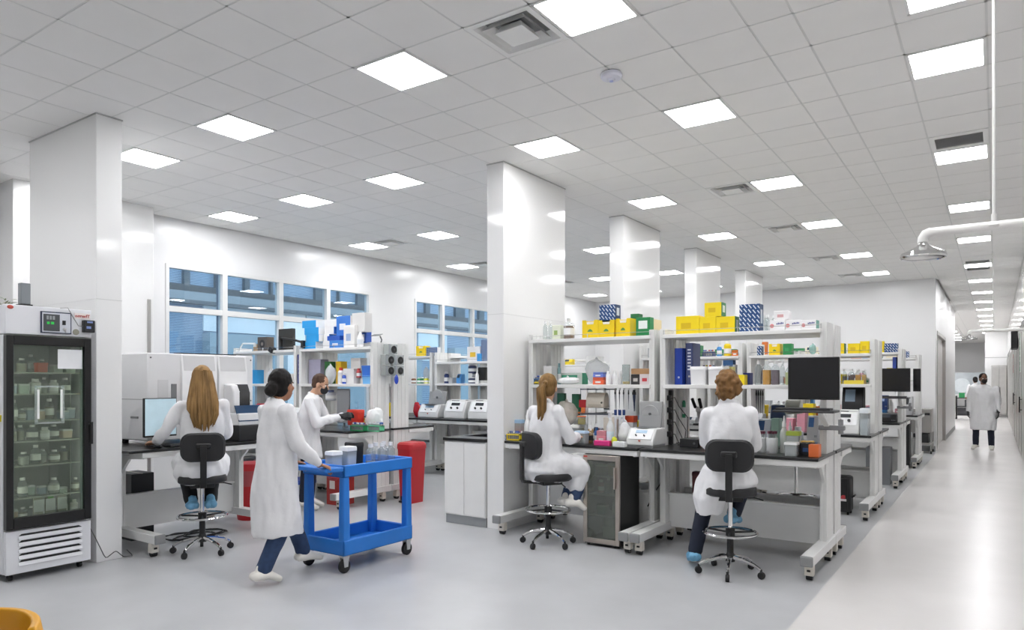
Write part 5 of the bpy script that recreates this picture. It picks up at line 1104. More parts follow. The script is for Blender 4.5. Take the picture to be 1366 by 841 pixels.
I('carton', -2.878, 9.230, 1.620, 0.132, 0.120, 0.216, "blue and white carton stacked on the second row's lower shelf", c='#3f6fa6', lc='#eeeeee')
I('carton', -2.882, 9.240, 1.503, 0.173, 0.140, 0.251, 'white tray under the blue and white carton', c='#eeeeee')
I('jar', -3.209, 9.200, 1.503, 0.038, 0.060, 0.306, "purple reagent jar on the second row's lower shelf", c='#4a3a54', cap='#eeeeee')
I('jar', -3.170, 9.200, 1.503, 0.038, 0.060, 0.305, "yellow reagent jar on the second row's lower shelf", c='#c8b832', cap='#eeeeee')
I('jar', -3.123, 9.200, 1.503, 0.037, 0.060, 0.304, "orange reagent jar on the second row's lower shelf", c='#d8642c', cap='#eeeeee')
I('jar', -3.077, 9.200, 1.503, 0.037, 0.060, 0.304, "grey-blue reagent jar on the second row's lower shelf", c='#8a94b4', cap='#eeeeee')
I('carton', -1.531, 9.235, 1.865, 0.084, 0.130, 0.125, 'yellow carton with a green end behind the big monitor', c='#f2d60f', lc='#dcb90c', side='#1f7a45')
I('carton', -1.386, 9.235, 1.865, 0.128, 0.130, 0.120, "yellow carton in the middle of the second row's top shelf", c='#f2d60f', lc='#dcb90c')
I('carton', -1.268, 9.235, 1.865, 0.100, 0.130, 0.143, "tall yellow carton against the second row's end post", c='#f2d60f', lc='#dcb90c')
I('carton', -1.290, 12.060, 1.975, 0.175, 0.120, 0.136, "blue dashed carton on the third row's top shelf", pat=True, side='#24466f')
I('carton', -1.365, 14.890, 1.975, 0.089, 0.120, 0.116, "small blue dashed carton on the fourth row's top shelf", pat=True, side='#24466f')
I('bottle', -1.417, 9.210, 1.503, 0.067, 0.080, 0.178, "media bottle of brown liquid on the second row's lower shelf", liq='#5a3c38', cap='#eeeeee', sq=.7)
I('bottle', -1.345, 9.210, 1.503, 0.065, 0.080, 0.178, "media bottle of orange liquid on the second row's lower shelf", liq='#e2a11c', cap='#eeeeee', sq=.7)
I('bottle', -1.280, 9.210, 1.503, 0.053, 0.080, 0.177, "media bottle of amber liquid on the second row's lower shelf", liq='#d9a83a', cap='#eeeeee', sq=.7)
I('carton', -1.254, 9.220, 1.503, 0.078, 0.100, 0.072, 'white and green packet beside the amber media bottle', c='#e6ece8', lc='#3f9a6c')
I('bottle', -1.494, 9.230, 1.503, 0.051, 0.060, 0.180, 'clear bottle with a dark label behind the big monitor', cap='#eeeeee', lab='#555555')
I('carton', -1.381, 9.140, 1.468, 0.212, 0.020, 0.045, 'long yellow shelf strip under the media bottles', c='#ecd64a')
I('centri', -1.41, 8.86, .93, .3, .34, .26, 'grey-white centrifuge with two dark knobs on the second bench row')
I('tub', -1.214, 8.800, 0.930, 0.090, 0.200, 0.302, "clear box with white base beside the second row's centrifuge", lid='#e6ebf0', liq='#dfe6ee')
I('instr', -1.429, 9.450, 1.050, 0.232, 0.200, 0.412, "black bench instrument in the second row's shelf space", c='#202124', sc='#9ab0c4')
I('carton', -1.431, 12.065, 1.975, 0.089, 0.130, 0.173, 'yellow carton beside the blue dashed carton on the third row', c='#f2d60f', lc='#dcb90c')
I('binder', -1.254, 12.090, 1.503, 0.054, 0.180, 0.401, 'tall blue binder on the third row beside the small monitor', c='#2a469c')
I('instr', -1.393, 12.000, 1.110, 0.106, 0.200, 0.216, 'dark blue instrument on the third bench row', c='#27427e', sc='#8fa4cc')
I('instr', -1.327, 11.950, 0.930, 0.227, 0.200, 0.113, 'black tray instrument on the third bench row', c='#2a2a2c', sc='#55595f')
I('instr', -1.316, 14.725, 0.930, 0.146, 0.250, 0.330, 'grey framed instrument on the fourth bench row', c='#b9babc', sc='#3c3d40')
I('carton', -7.681, 6.425, 1.975, 0.246, 0.170, 0.152, 'sky blue and white kit carton, bottom of the blue stack by the window', c='#1e9ae0', side='#f2f2f2', hh=.097)
I('carton', -7.622, 6.425, 2.073, 0.258, 0.170, 0.192, 'sky blue and white kit carton, second of the blue stack by the window', c='#1e9ae0', side='#f2f2f2', hh=.097)
I('carton', -7.643, 6.425, 2.171, 0.289, 0.170, 0.238, 'sky blue and white kit carton, third of the blue stack by the window', c='#1e9ae0', side='#f2f2f2', hh=.097)
I('carton', -7.693, 6.425, 2.269, 0.284, 0.170, 0.296, 'sky blue and white kit carton, topmost of the blue stack by the window', c='#1e9ae0', side='#f2f2f2', hh=.097)
I('carton', -7.418, 6.475, 1.975, 0.131, 0.150, 0.169, 'white kit carton, bottom of the stack behind the sky blue one', c='#f0efee', side='#3f86d8', hh=.097)
I('carton', -7.414, 6.475, 2.073, 0.114, 0.150, 0.207, 'white kit carton, second of the stack behind the sky blue one', c='#f0efee', side='#3f86d8', hh=.097)
I('carton', -7.357, 6.475, 2.171, 0.182, 0.150, 0.279, 'white kit carton, third of the stack behind the sky blue one', c='#f0efee', side='#3f86d8', hh=.097)
I('carton', -7.322, 6.475, 2.269, 0.253, 0.150, 0.284, 'white kit carton, topmost of the stack behind the sky blue one', c='#f0efee', side='#eeeeee', hh=.097)
I('carton', -7.136, 6.380, 1.975, 0.249, 0.120, 0.157, 'mid blue kit carton with a white label, low in the pile', c='#3d86d6', lc='#dfe6f2', hh=.1)
I('carton', -7.185, 6.380, 2.075, 0.240, 0.120, 0.150, 'deep blue small carton lying on the mid blue one', c='#2357b8', hh=.06)
I('carton', -7.090, 6.435, 2.175, 0.266, 0.130, 0.258, 'blue kit carton with a white label high in the pile', c='#3579d0', lc='#dfe6f2', side='#e8e8e8')
I('carton', -7.166, 6.460, 2.075, 0.156, 0.120, 0.212, 'light blue kit carton in the middle of the pile', c='#3d86d6')
I('carton', -6.851, 6.455, 2.175, 0.235, 0.130, 0.246, "grey white carton at the pile's high end", c='#d9d8d6')
I('carton', -6.909, 6.405, 1.975, 0.204, 0.130, 0.289, 'white tall carton with small print', c='#efeeec', lc='#9fb4d8')
I('jar', -6.732, 6.340, 1.975, 0.126, 0.100, 0.285, 'white plastic jug with a tapered neck on the shelf', c='#f4f4f4', cap='#f4f4f4', taper=1)
I('carton', -6.849, 6.530, 1.975, 0.086, 0.100, 0.295, 'blue and white packet behind the white jug', c='#3a66c4', lc='#f0f0f0')
I('scale', -6.656, 6.440, 1.975, 0.344, 0.200, 0.233, 'grey bench scale with a raised display on the shelf end')
I('carton', -8.711, 6.400, 1.975, 0.218, 0.120, 0.200, 'brown loudspeaker box on the shelf', c='#5e564f', disc=True)
I('carton', -8.255, 6.415, 1.975, 0.309, 0.050, 0.304, 'flat black panel standing on the shelf', c='#34332f')
I('webcam', -8.416, 6.290, 1.945, 0.195, 0.060, 0.106, 'small black cube camera on the shelf edge')
I('armbar', -8.032, 6.325, 2.035, 0.492, 0.030, 0.110, 'black articulated arm lying across the shelf')
I('faucetarm', -9.096, 6.365, 1.975, 0.402, 0.050, 0.142, 'white bent lamp arm on the shelf')
I('carton', -8.951, 6.420, 1.975, 0.137, 0.080, 0.106, 'small brown carton on the shelf beside the loudspeaker', c='#b09068')
I('binder', -7.864, 6.380, 1.503, 0.085, 0.120, 0.403, 'dark blue rack with white labels on the window-side bench', c='#24337e', tx='1234')
I('carton', -7.737, 6.490, 1.503, 0.243, 0.140, 0.334, 'lilac grey box on the window-side lower shelf', c='#a9a7bd')
I('carton', -7.442, 6.490, 1.523, 0.106, 0.100, 0.300, 'green carton with a white label on the window-side lower shelf', c='#2e6b36', lc='#dfe8e0')
I('carton', -7.352, 6.510, 1.523, 0.116, 0.100, 0.302, 'yellow carton beside the green one on the window-side shelf', c='#e8c81e')
I('carton', -7.242, 6.510, 1.523, 0.094, 0.100, 0.300, 'amber yellow carton on the window-side shelf', c='#e8bb14')
I('jar', -7.095, 6.370, 1.503, 0.081, 0.060, 0.215, 'white bottle with a red cap on the window-side shelf', c='#f0eeee', cap='#d8402c')
I('carton', -6.944, 6.440, 1.503, 0.199, 0.160, 0.199, 'large white box on the window-side lower shelf', c='#ebeae8')
I('jar', -6.807, 6.415, 1.583, 0.064, 0.050, 0.121, 'red tube standing on a white box', c='#d25a5a', cap='#c84848')
I('carton', -6.752, 6.410, 1.503, 0.110, 0.140, 0.107, 'low white box under the red tube', c='#e7e6e4')
I('carton', -6.907, 6.480, 1.663, 0.178, 0.120, 0.140, 'white paper tray stacked high on the window-side shelf', c='#e2e0dc')
I('tub', -6.598, 6.410, 1.503, 0.165, 0.140, 0.110, 'light blue tub on the window-side shelf', lid='#3f84d4', body='#6fb0e6')
I('tub', -6.608, 6.410, 1.593, 0.166, 0.140, 0.125, 'royal blue tub stacked on the light blue one', lid='#2c6fd0', body='#2c6fd0')
I('bag', -7.204, 6.370, 1.503, 0.167, 0.100, 0.249, 'clear plastic packet among the window-side bottles', c='#e4e6ea', al=.6)
I('jar', -6.996, 6.335, 1.503, 0.050, 0.050, 0.141, 'blue and white bottle beside the red-capped one', c='#3a5cc0', cap='#f0f0f0')
I('laptop', -7.056, 6.380, 0.930, 0.237, 0.120, 0.509, 'grey flat monitor back on the window-side bench', mon=1)
I('tub', -6.581, 6.150, 0.990, 0.206, 0.120, 0.193, 'red plastic tub on the window-side bench', lid='#d8341e', body='#cf2f1c')
I('bag', -6.373, 6.210, 0.960, 0.315, 0.140, 0.281, 'white torn bag beside the red tub', c='#eceeee')
I('rack', -6.405, 6.040, 0.930, 0.229, 0.080, 0.104, "green tube rack beside the masked man's hands", c='#2f9a5c')
I('rack', -6.241, 6.100, 0.930, 0.212, 0.080, 0.111, 'mint green tube rack at the bench end', c='#5cbc8c')
I('spray', -7.100, 6.045, 0.930, 0.102, 0.050, 0.335, 'white spray bottle in front of the masked man', c='#eeeeee')
I('jar', -7.359, 6.430, 1.280, 0.141, 0.060, 0.138, 'grey dispenser bottle on the window-side bench', c='#c9ccd4', cap='#5a6a9a')
I('kit', -8.204, 9.230, 1.975, 0.214, 0.120, 0.177, 'yellow open-front kit box on the far window-side shelf', c='#f0cf12')
I('carton', -7.989, 9.240, 1.975, 0.283, 0.100, 0.147, 'blue dashed carton on the far window-side shelf', pat=True, side='#e4e6e8')
I('jar', -8.394, 9.200, 1.503, 0.086, 0.060, 0.107, 'brown reagent jar on the far window-side shelf', c='#8a5a3a', cap='#f0f0f0')
I('jar', -8.317, 9.200, 1.503, 0.087, 0.060, 0.107, 'green reagent jar on the far window-side shelf', c='#3aa068', cap='#f0f0f0')
I('jar', -8.195, 9.200, 1.503, 0.085, 0.060, 0.106, 'dark green reagent jar on the far window-side shelf', c='#1f7a45', cap='#f0f0f0')
I('jar', -8.104, 9.200, 1.503, 0.084, 0.060, 0.106, 'yellow reagent jar on the far window-side shelf', c='#d8d83a', cap='#f0f0f0')
I('jar', -7.949, 9.200, 1.503, 0.084, 0.060, 0.105, 'olive reagent jar on the far window-side shelf', c='#b9c46a', cap='#f0f0f0')
I('bag', -8.189, 9.300, 1.503, 0.158, 0.060, 0.280, 'clear bag with a yellow label on the far window-side shelf', c='#dfe4e8', al=.6)
I('carton', -7.053, 9.230, 1.865, 0.265, 0.120, 0.242, 'white carton with a yellow spot on the far shelf beside the column', c='#e6e6e8', lc='#e8c040')
I('carton', -6.827, 9.230, 1.865, 0.147, 0.120, 0.347, 'tall blue dashed carton beside the column', pat=True, side='#24466f')
I('carton', -6.926, 9.190, 1.865, 0.087, 0.080, 0.126, 'small sky blue carton beside the tall dashed one', c='#3f9ada')
I('jar', -7.118, 9.225, 1.673, 0.142, 0.070, 0.155, 'navy and white stacked jar on the far shelf', c='#2f3a5c', cap='#eeeeee')
I('jar', -7.118, 9.225, 1.598, 0.142, 0.070, 0.132, 'navy and white stacked jar on the far shelf', c='#2f3a5c', cap='#eeeeee')
I('jar', -7.118, 9.225, 1.523, 0.142, 0.070, 0.108, 'navy and white stacked jar on the far shelf', c='#2f3a5c', cap='#eeeeee')
I('squirt', -6.984, 9.175, 1.503, 0.064, 0.050, 0.257, 'white squeeze bottle on the far window-side shelf', c='#eeeeee')
I('tub', -6.918, 9.250, 1.553, 0.145, 0.100, 0.214, 'black tub on the far window-side shelf', lid='#222222', body='#222222')
I('centri_open2', -7.726, 8.950, 0.930, 0.435, 0.300, 0.229, 'open-lidded centrifuge on the far window-side bench')
I('centri', -7.175, 8.960, 0.930, 0.426, 0.320, 0.292, 'white centrifuge with two knobs beside the open-lidded one')
I('centri', -6.694, 8.960, 0.930, 0.392, 0.320, 0.299, 'white centrifuge with two knobs close to the column')
I('bag', -8.079, 8.940, 0.930, 0.154, 0.080, 0.244, 'upright red plastic bag on the far window-side bench', c='#c0202c')
# ---------------------------------------------------------------- things in the tall refrigerator
random.seed(11)
for k, z in enumerate((.43, .626, .876, 1.066, 1.226, 1.436, 1.606)):
    yy = 2.30; n = 0
    while yy < 2.76:
        w = random.choice((.05, .06, .07, .08)); hh_ = min(random.uniform(.09, .17), (.16, .19, .15, .12, .17, .13, .16)[k]); q = random.random()
        X = -6.30-random.uniform(0, .1); yc = yy+w/2
        gshelf = ('floor', 'first', 'second', 'third', 'fourth', 'fifth', 'top')[k]
        if q < .62: I('bottle', X, yc, z, w, w, hh_, 'clear glass bottle with a white cap on the refrigerator\'s %s shelf' % gshelf, cap='#e8e8e4', liq=random.choice([None, '#b9b39a', '#c9c6bb', '#8f8a6a']), lab='#e8e8e2' if random.random() < .5 else None, group='bottles in the tall refrigerator, %s shelf' % gshelf, rz=pi/2)
        elif q < .82: I('jar', X, yc, z, w, w, hh_*.9, 'white plastic bottle on the refrigerator\'s %s shelf' % gshelf, c='#dcdcd6', cap='#eeeeea', group='white bottles in the tall refrigerator, %s shelf' % gshelf, rz=pi/2)
        else: I('tub', X, yc, z, w*1.0, w, hh_*.6, 'small plastic tub on the refrigerator\'s %s shelf' % gshelf, lid='#cfd3cf', body=random.choice(['#b9c7b9', '#c9b7a0', '#a9b5c0']), group='tubs in the tall refrigerator, %s shelf' % gshelf, rz=pi/2)
        yy += w+.008
I('tub', -6.26, 2.445, 1.606, .08, .08, .075, 'bright orange tub on the refrigerator\'s top shelf', lid='#d9602a', body='#d9602a')
I('tub', -6.26, 2.30, 1.226, .06, .07, .05, 'yellow tub on the refrigerator\'s fourth shelf', lid='#e0d020', body='#e0d020')
for k, (y_, z_, s_, l_) in enumerate(((2.48, .68, .5, 'reagent bag with a printed white label, left of the green-tabbed one'), (2.565, .69, .5, 'reagent bag with a white label and green tab'), (2.65, .68, .5, 'reagent bag with a printed white label, right of the green-tabbed one'))):
    t = thing('reagent_bag', l_+', in the refrigerator', 'bag', (-6.235, y_, .432), pi/2)
    MB().box(-.035, 0, 0, .035, .03, .18).build('pouch', mat('#b5b29c', .3, alpha=.8), t, bev=.01); MB().box(-.035, -.002, .07, .035, 0, .165).build('label', P_('#e3e3df'), t)
    if k == 1: MB().box(-.02, -.002, .165, .02, .01, .185).build('tab', P_('#5fae3c'), t)
# ---------------------------------------------------------------- things in the small cooler
for k, (x_, z_, kd, w, h, c) in enumerate(((-3.09, .646, 'tub', .12, .1, '#6a5a2c'), (-2.95, .646, 'tub', .13, .12, '#c9b44a'), (-3.1, .476, 'jar', .06, .12, '#b4534a'), (-3.02, .476, 'bottle', .06, .14, '#a8b09a'), (-2.93, .476, 'bottle', .06, .13, '#9aa894'), (-2.93, .276, 'jar', .09, .16, '#e6e8e6'), (-3.08, .276, 'tub', .1, .09, '#7fae9a'), (-3.0, .062, 'tub', .14, .1, '#dfe3e0'), (-3.0, .163, 'tub', .13, .09, '#e3e6e3'))):
    I(kd, x_, 6.02, z_, w, .09, h, ('olive tub', 'yellow tub', 'red-labelled bottle', 'green-tinted bottle', 'pale bottle', 'large white bottle', 'sea green tub', 'white lower tub', 'white upper tub')[k]+' inside the small under-bench cooler', c=c, body=c if kd == 'tub' else None, lid='#e6e8e6', liq=c if kd == 'bottle' else None)
# ---------------------------------------------------------------- on the cart
for k, (x_, y_) in enumerate(((-4.52, 3.98), (-4.5, 4.12))): I('tub', x_, y_, .786, .11, .11, .2 if k else .17, ('milky lidless tub', 'milky tub with a white lid')[k]+' on the blue cart', lid='#eef0f2', liq='#c9d6e8')
I('tub', -4.6, 4.28, .786, .13, .12, .22, 'black tub in the middle of the blue cart', lid='#222224', body='#1e1e20')
for k, (x_, y_) in enumerate(((-4.42, 4.3), (-4.4, 4.42), (-4.5, 4.44), (-4.42, 4.54), (-4.52, 4.56))): I('bottle', x_, y_, .786, .085, .085, .21, 'clear glass bottle standing at the front of the blue cart', cap='#e6e8ec', liq=('#8b9096', None, '#4a78c8', None, None)[k], fill=.3, group='glass bottles on the cart')
# ---------------------------------------------------------------- typing place of the blonde worker
t = thing('desk_monitor', 'black desktop monitor with a pale blue screen in front of the blonde worker', 'monitor', (-6.4, 3.56, .93), pi/2+.05)
monitor(t, .32, .36, .09, m=mat('#b4ccd6', .2, emis=.3, var=.06, ns=9)); MB().box(-.02, .03, .0, .02, .06, .2).box(-.08, -.02, 0, .08, .1, .012).build('stand', P_('#1d1d1f'), t)
t = thing('keyboard', 'black keyboard on the bench under the blonde worker\'s hands', 'keyboard', (-6.28, 3.72, .93), pi/2)
MB().box(-.17, -.06, 0, .17, .06, .018).build('case', P_('#1b1b1d'), t, bev=.004)
for r_ in range(4):
    for q in range(12): MB().box(-.16+q*.0265, -.05+r_*.026, .018, -.138+q*.0265, -.028+r_*.026, .024).build('key', P_('#2c2c2f'), t)
t = thing('computer_mouse', 'black computer mouse beside the keyboard', 'mouse', (-6.27, 3.46, .93)); MB().sph((0, 0, .012), (.05, .03, .018)).build('shell', P_('#17171a'), t); MB().box(-.045, -.003, .026, -.02, .003, .032).build('wheel', P_('#444448'), t)
# ---------------------------------------------------------------- clear fan boxes on the bench end
k = 0
for y_, z_ in ((6.5, 1.61), (6.67, 1.61), (6.5, 1.745), (6.67, 1.745), (6.55, 1.88)):
    t = thing('fan_box', 'clear box with a black round fan, %s on the bench end post' % ('lowest row, aisle side', 'lowest row, window side', 'middle row, aisle side', 'middle row, window side', 'single one on top')[k], 'box', (-6.38, y_, z_), pi/2); k += 1
    MB().box(-.08, -.05, 0, .08, .04, .13).build('clear_case', CLEAR2, t); MB().rod((.015, -.057, .062), (.015, -.05, .062), .048, n=20).build('fan', P_('#141416'), t); MB().box(-.074, -.053, .01, -.045, -.05, .12).build('grey_strip', P_('#8d9095'), t)
    MB().rod((.015, -.06, .062), (.015, -.056, .062), .016, n=12).build('fan_hub', P_('#3a3a3e'), t)
I('bag', -6.3, 6.58, 1.5, .05, .05, .11, 'blue crumpled glove hanging among the fan boxes', c='#3350c4')
# ---------------------------------------------------------------- window-side background clutter
for x_, y_, k_, w, h, c, l in ((-8.9, 6.34, 'carton', .16, .2, '#2f9ad8', 'sky blue box at the window-side bench'), (-8.6, 6.36, 'jar', .09, .22, '#dfe3e8', 'tall pale bottle at the window-side bench'), (-8.4, 6.34, 'tub', .16, .16, '#c6c9cf', 'grey tub at the window-side bench'), (-8.1, 6.35, 'carton', .12, .14, '#e9e6e0', 'cream carton at the window-side bench')):
    I(k_, x_, y_+.05, 1.503, w, .12, h, l, c=c, body=c)
for q in range(6): I('pipette', -8.5+q*.06, 6.3, 1.22, .03, .03, .19, 'grey electronic pipette hanging under the window-side shelf', c='#9aa3b4', group='pipettes under the window-side shelf')
I('tub', -8.3, 6.15, .93, .3, .22, .3, 'deep red tub on the window-side bench', lid='#b02a34', body='#b02a34'); I('instr', -7.75, 6.2, .93, .3, .25, .25, 'white instrument with a dark screen behind the masked man', c='#e2e3e4', sc='#22364c')
I('tub', -7.4, 5.95, .0, .34, .3, .28, 'white crate of blue gloves on the floor under the bench', lid='#3f62c8', body='#dfe6ee')
I('carton', -8.4, 5.9, .0, .35, .3, .5, 'dark grey computer tower under the window-side bench', c='#3b3d42')
I('carton', -6.98, 3.62, .0, .22, .3, .64, 'black computer tower on the floor under the blonde worker\'s bench', c='#1d1e22', rz=pi/2)
# ---------------------------------------------------------------- filling the rear rows
random.seed(21)
PAL = [('white', '#eaeaea'), ('yellow', '#ecd01c'), ('sky blue', '#4a94d6'), ('green', '#3a8a58'), ('grey', '#b5b8bb'), ('cream', '#e6dfc8'), ('orange', '#e07a34'), ('navy', '#2a3f78'), ('pink', '#dd9aa8')]
def fill(x0, x1, y, z, where, hmax=.3, dens=1.0, depth=.12, kinds=('carton', 'carton', 'jar', 'bottle', 'tub', 'tip', 'rack', 'instr')):
    x = x0+.05
    while x < x1-.12:
        if random.random() > dens: x += .15; continue
        kd = random.choice(kinds); cn, cc = random.choice(PAL); w = random.uniform(.07, .2) if kd in ('carton', 'tub', 'instr') else random.uniform(.06, .1)
        h = min(random.uniform(.09, .26), hmax); n = NAMES[kd].replace('_', ' ')
        if kd == 'rack': w, h = .14, .09
        if kd == 'tip': h = .08
        I(kd, x+w/2, y, z, w, depth if kd not in ('jar', 'bottle') else w, h, '%s %s on %s' % (cn if kd != 'bottle' else 'clear', n, where), c=cc, body=cc if kd == 'tub' else None, lid=cc, liq=cc if kd == 'bottle' else None, cap='#eeeeee', sc='#31465e', free=True)
        x += w+random.uniform(.015, .09)
RN = ('first', 'second', 'third', 'fourth')
for k in range(0, 4):
    Y0 = 5.69+RP*k; rn = RN[k]
    if k: 
        fill(XA+.08, XM-.05, Y0+.72, 1.865 if k == 1 else 1.975, 'the %s row\'s top shelf beside the column' % rn, .3, .8)
        fill(XA+.08, XM-.05, Y0+.74, 1.503, 'the %s row\'s lower shelf beside the column' % rn, .28, .95)
        if k > 1: fill(XM+.08, XB-.1, Y0+.72, 1.975, 'the %s row\'s top shelf at the aisle' % rn, .2, .7); fill(XM+.08, XB-.1, Y0+.74, 1.503, 'the %s row\'s lower shelf at the aisle' % rn, .28, .9)
        fill(XA+.08, XM-.05, Y0+.45, .93, 'the %s row\'s worktop beside the column' % rn, .35, .85, .2); fill(XM+.08, -1.75 if k < 3 else -1.8, Y0+.45, .93, 'the %s row\'s worktop at the aisle' % rn, .35, .8, .2)
    fill(XA+.08, XM-.05, Y0+1.3, .93, 'the back worktop of the %s row beside the column' % rn, .38, .9, .2); fill(XM+.08, XB-.15, Y0+1.35, .93, 'the back worktop of the %s row at the aisle' % rn, .3, .75, .18)
    if k > 0: fill(XA+.08, XB-.1, Y0+1.12, 1.503, 'the back shelf of the %s row' % rn, .25, .6)
for k in range(0, 3):
    Y0 = 5.69+RP*k; rn = RN[k]
    if k: fill(XE-1.38, XE-.9, Y0+.75, 1.503, 'the %s window-side row\'s lower shelf' % rn, .2, .4); fill(-9.2, XE-1.5, Y0+.72, 1.865 if 0 else 1.975, 'the %s window-side row\'s top shelf' % rn, .25, .5)
    if k == 2: fill(XE-1.4, XE-.1, Y0+.72, 1.865, 'the third window-side row\'s top shelf', .25, .8); fill(XE-1.4, XE-.1, Y0+.5, .93, 'the third window-side row\'s worktop', .35, .8, .2)
    fill(-9.2, XE-1.5, Y0+.5, .93, 'the %s window-side row\'s worktop' % rn, .35, .6, .2); fill(XE-1.4, XE-.15, Y0+1.35, .93, 'the back worktop of the %s window-side row' % rn, .3, .6, .18)
# boxes under the rear benches
I('carton', -1.62, 9.2, .2, .2, .16, .12, 'blue dashed carton low under the second bench row', pat=True, side='#24466f')
I('carton', -1.45, 11.9, .0, .32, .3, .55, 'tall grey cabinet unit under the third bench row', c='#77797d'); I('carton', -1.34, 14.45, .0, .16, .3, .83, 'black wheeled tower beside the fourth bench row', c='#1a1a1c')
# ---------------------------------------------------------------- loose cables on the floor
def cable(label, pts, r=.006, c='#19191b'):
    q = []
    for a, b in zip(pts, pts[1:]):
        for i in range(5): q.append(Vector(a).lerp(Vector(b), i/5))
    q.append(Vector(pts[-1])); q2 = [q[0]]+[(q[i-1]+q[i]*2+q[i+1])/4 for i in range(1, len(q)-1)]+[q[-1]]
    return tag(MB().tube(q2, r, 7).build('power_cable', P_(c, .5)), label, 'cable')
random.seed(5)
for n, (x_, y_) in enumerate(((-6.5, 3.95), (-6.55, 4.1), (-6.6, 3.9))):
    cable('black power cable lying in a tangle under the blonde worker\'s bench', [(x_+.16*cos(i*1.1+n)+random.uniform(-.03, .03), y_+.22*sin(i*1.1+n), .008+.006*(i % 3)) for i in range(14)])['group'] = 'tangled cables under the bench'
cable('grey cable trailing from the refrigerator along the column foot', [(-6.3, 2.87, .35), (-6.2, 2.9, .2), (-6.22, 2.98, .03), (-6.19, 3.05, .09), (-6.2, 3.12, .02), (-6.24, 3.22, .006), (-6.5, 3.3, .006)], .004, '#4a4a4c')
cable('black cable hanging beside the small cooler', [(-2.79, 6.4, .32), (-2.74, 6.38, .4), (-2.68, 6.36, .5), (-2.64, 6.36, .56), (-2.6, 6.38, .8)], .006)
for k, (x_, z_, r_, c_, n_) in enumerate(((-3.62, .93, .03, '#3f74b8', 'blue'), (-3.54, .93, .028, '#e4e6ea', 'white'), (-3.36, .93, .026, '#b98a3a', 'amber'), (-3.3, .93, .026, '#2b2c30', 'black'))):
    I('jar', x_, 6.3, z_, r_*2, r_*2, .12+.02*k, n_+' dropper bottle standing behind the ponytailed worker\'s clear boxes', c=c_, cap='#f2f2f2')
for k, (x_, c_, n_) in enumerate(((-3.72, '#d7d9dc', 'grey'), (-3.2, '#e9e2d6', 'cream'))): I('carton', x_, 6.46, .93, .15, .1, .2+.04*k, n_+' carton at the back of the ponytailed worker\'s worktop', c=c_, lc='#b9c4cc')
# ---------------------------------------------------------------- under the first row
I('tub', -2.31, 6.5, .48, .12, .1, .2, 'dark red container hanging under the curly-haired worker\'s bench', lid='#4a1418', body='#5c1a1e')
# ---------------------------------------------------------------- far corridor
sc_ = thing('steel_cabinet', 'stainless steel cart cabinet against the back wall', 'cabinet', (-1.32, 17.62, 0))
MB().box(-.2, -.3, .45, .2, .3, .95).box(-.2, -.3, .2, .2, .3, .23).build('carcass', STEEL, sc_, bev=.004); MB().box(-.17, -.31, .82, .17, -.3, .87).build('slot', BLACK, sc_)
for x_ in (-.19, .19):
    for y_ in (-.28, .28): MB().rod((x_, y_, .06), (x_, y_, .45), .015).build('leg', STEEL, sc_); MB().rod((x_-.015, y_, .03), (x_+.015, y_, .03), .03, n=12).build('wheel', RUBBER, sc_)
MB().box(-.14, -.26, .23, .14, .2, .42).build('grille_unit', mat('#2a2a2c', .5), sc_)
fc = thing('tall_cabinet', 'tall grey-white steel cabinet standing at the far right of the corridor end', 'cabinet', (.12, 37.2, 0))
MB().box(-.28, -.3, .1, .28, .3, 2.25).build('carcass', mat('#b8b7b5', .4), fc, bev=.02)
for s in (-1, 1): MB().box(s*.14-.13, -.32, .15, s*.14+.13, -.3, 2.2).build('door', mat('#c4c3c1', .4), fc, bev=.01); MB().box(s*.03-.01, -.34, 1.0, s*.03+.01, -.32, 1.3).build('door_handle', BLACK, fc)
tb_ = thing('far_wall_panel', 'white boxed-in shaft above the tall cabinet', 'panel', (.1, 37.9, 0)); MB().box(-.5, 0, 0, .32, .3, CEIL).build('face', WALL, tb_); MB().box(-.5, -.004, 2.6, .32, 0, 2.62).build('panel_joint', GREYP, tb_)
kt = thing('tool_cart', 'black wire cart with shelves at the far end of the corridor', 'cart', (-1.0, 34.5, 0))
for z_ in (.15, .5, .85): MB().box(-.35, -.25, z_, .35, .25, z_+.03).build('shelf', BLACK, kt)
for x_ in (-.34, .34):
    for y_ in (-.24, .24): MB().rod((x_, y_, .1), (x_, y_, .95), .02).build('post', BLACK, kt); MB().rod((x_-.02, y_, .05), (x_+.02, y_, .05), .05, n=12).build('wheel', RUBBER, kt)
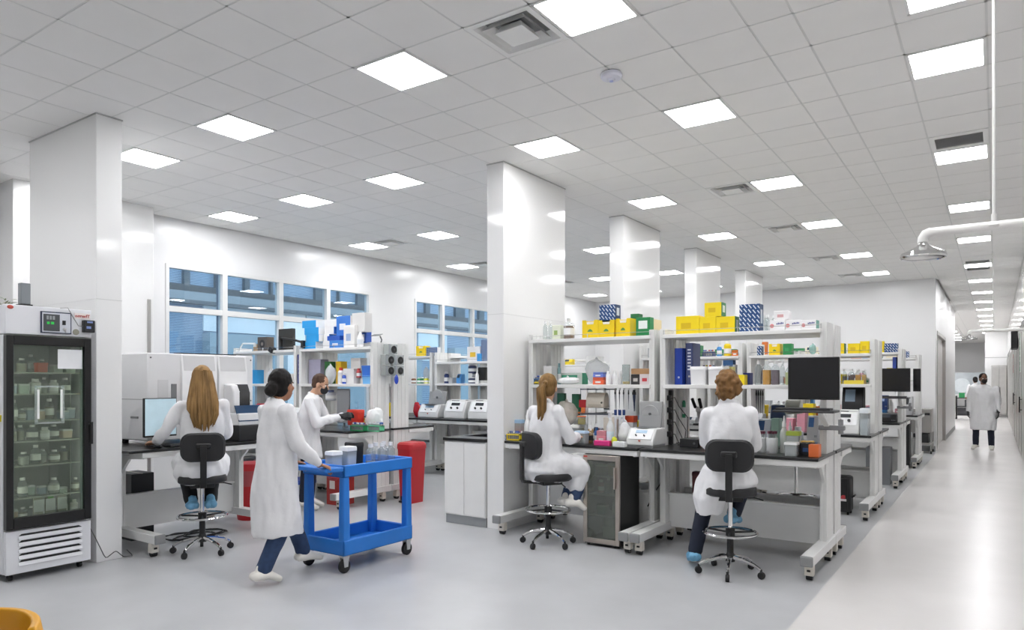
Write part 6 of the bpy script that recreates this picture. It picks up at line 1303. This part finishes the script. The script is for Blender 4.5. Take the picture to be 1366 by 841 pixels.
I('carton', -1.1, 34.5, .18, .4, .3, .28, 'dark crate on the far cart\'s bottom shelf', c='#4a4b50'); I('carton', -.9, 34.5, .53, .3, .3, .26, 'dark crate on the far cart\'s middle shelf', c='#55565b'); I('carton', -1.15, 34.45, .88, .2, .2, .2, 'green box on top of the far cart', c='#2f9a5a'); I('carton', -1.5, 34.2, 0, .2, .3, .8, 'red upright panel beside the far cart', c='#c8525a')
ft = thing('far_bench', 'white table with a round-mirrored unit in the far room', 'table', (-1.6, 42, 0)); MB().box(-1.2, -.4, .85, 1.6, .4, .9).build('table_top', WHITE, ft); MB().rod((.2, -.3, 1.35), (.2, -.34, 1.35), .36, n=28).build('round_disc', mat('#dfe6ea', .2), ft); MB().box(-1.2, .3, .9, 1.6, .36, 2.0).build('splash_panel', mat('#c5ccd0', .3), ft)
for x_ in (-1.1, 1.5): MB().box(x_-.03, -.35, 0, x_+.03, .35, .85).build('leg', FRAME, ft)
# signs on the corridor's right wall
sg = thing('green_sign', 'green and white vertical sign on the corridor\'s steel wall', 'sign', (XW-.0238, 17.2, 0)); GR = mat('#1f8a5a', .4)
MB().box(0, -.14, 1.72, .012, .14, 2.5).build('board', mat('#eef2ee', .4), sg); MB().box(-.001, -.12, 1.74, .0, .12, 2.48).build('green_field', GR, sg)
for q in range(6): MB().box(-.0022, -.08, 1.83+q*.1, -.001, .06 if q % 2 else .08, 1.86+q*.1).build('letter_stroke', mat('#f2f6f2', .4), sg)
rs_ = thing('red_sign', 'small red sign on the corridor\'s right wall', 'sign', (XW-.016, 24.2, 0)); MB().box(0, -.15, 1.78, .01, .15, 2.3).build('board', mat('#c4514a', .4), rs_); MB().box(-.001, -.1, 2.0, 0, .1, 2.2).build('white_field', mat('#eeeeee', .4), rs_)
for q, y_ in enumerate((19.0, 19.35)): t = thing('wall_gauge', 'black instrument box high on the corridor wall', 'box', (XW-.14, y_, 2.25), 0, 'black boxes on the corridor wall'); MB().box(0, -.1, 0, .12, .1, .45).build('case', BLACK, t, bev=.01); MB().box(-.004, -.06, .25, 0, .06, .38).build('window', mat('#5a5c60', .2), t)
# look-alikes that share a label carry one group
by = {}
for o in COL.objects:
    if o.parent is None and o.get('label') and o.get('category'): by.setdefault(o['label'], []).append(o)
for l, os_ in by.items():
    if len(os_) > 1:
        for o in os_:
            if not o.get('group'): o['group'] = 'alike: '+l
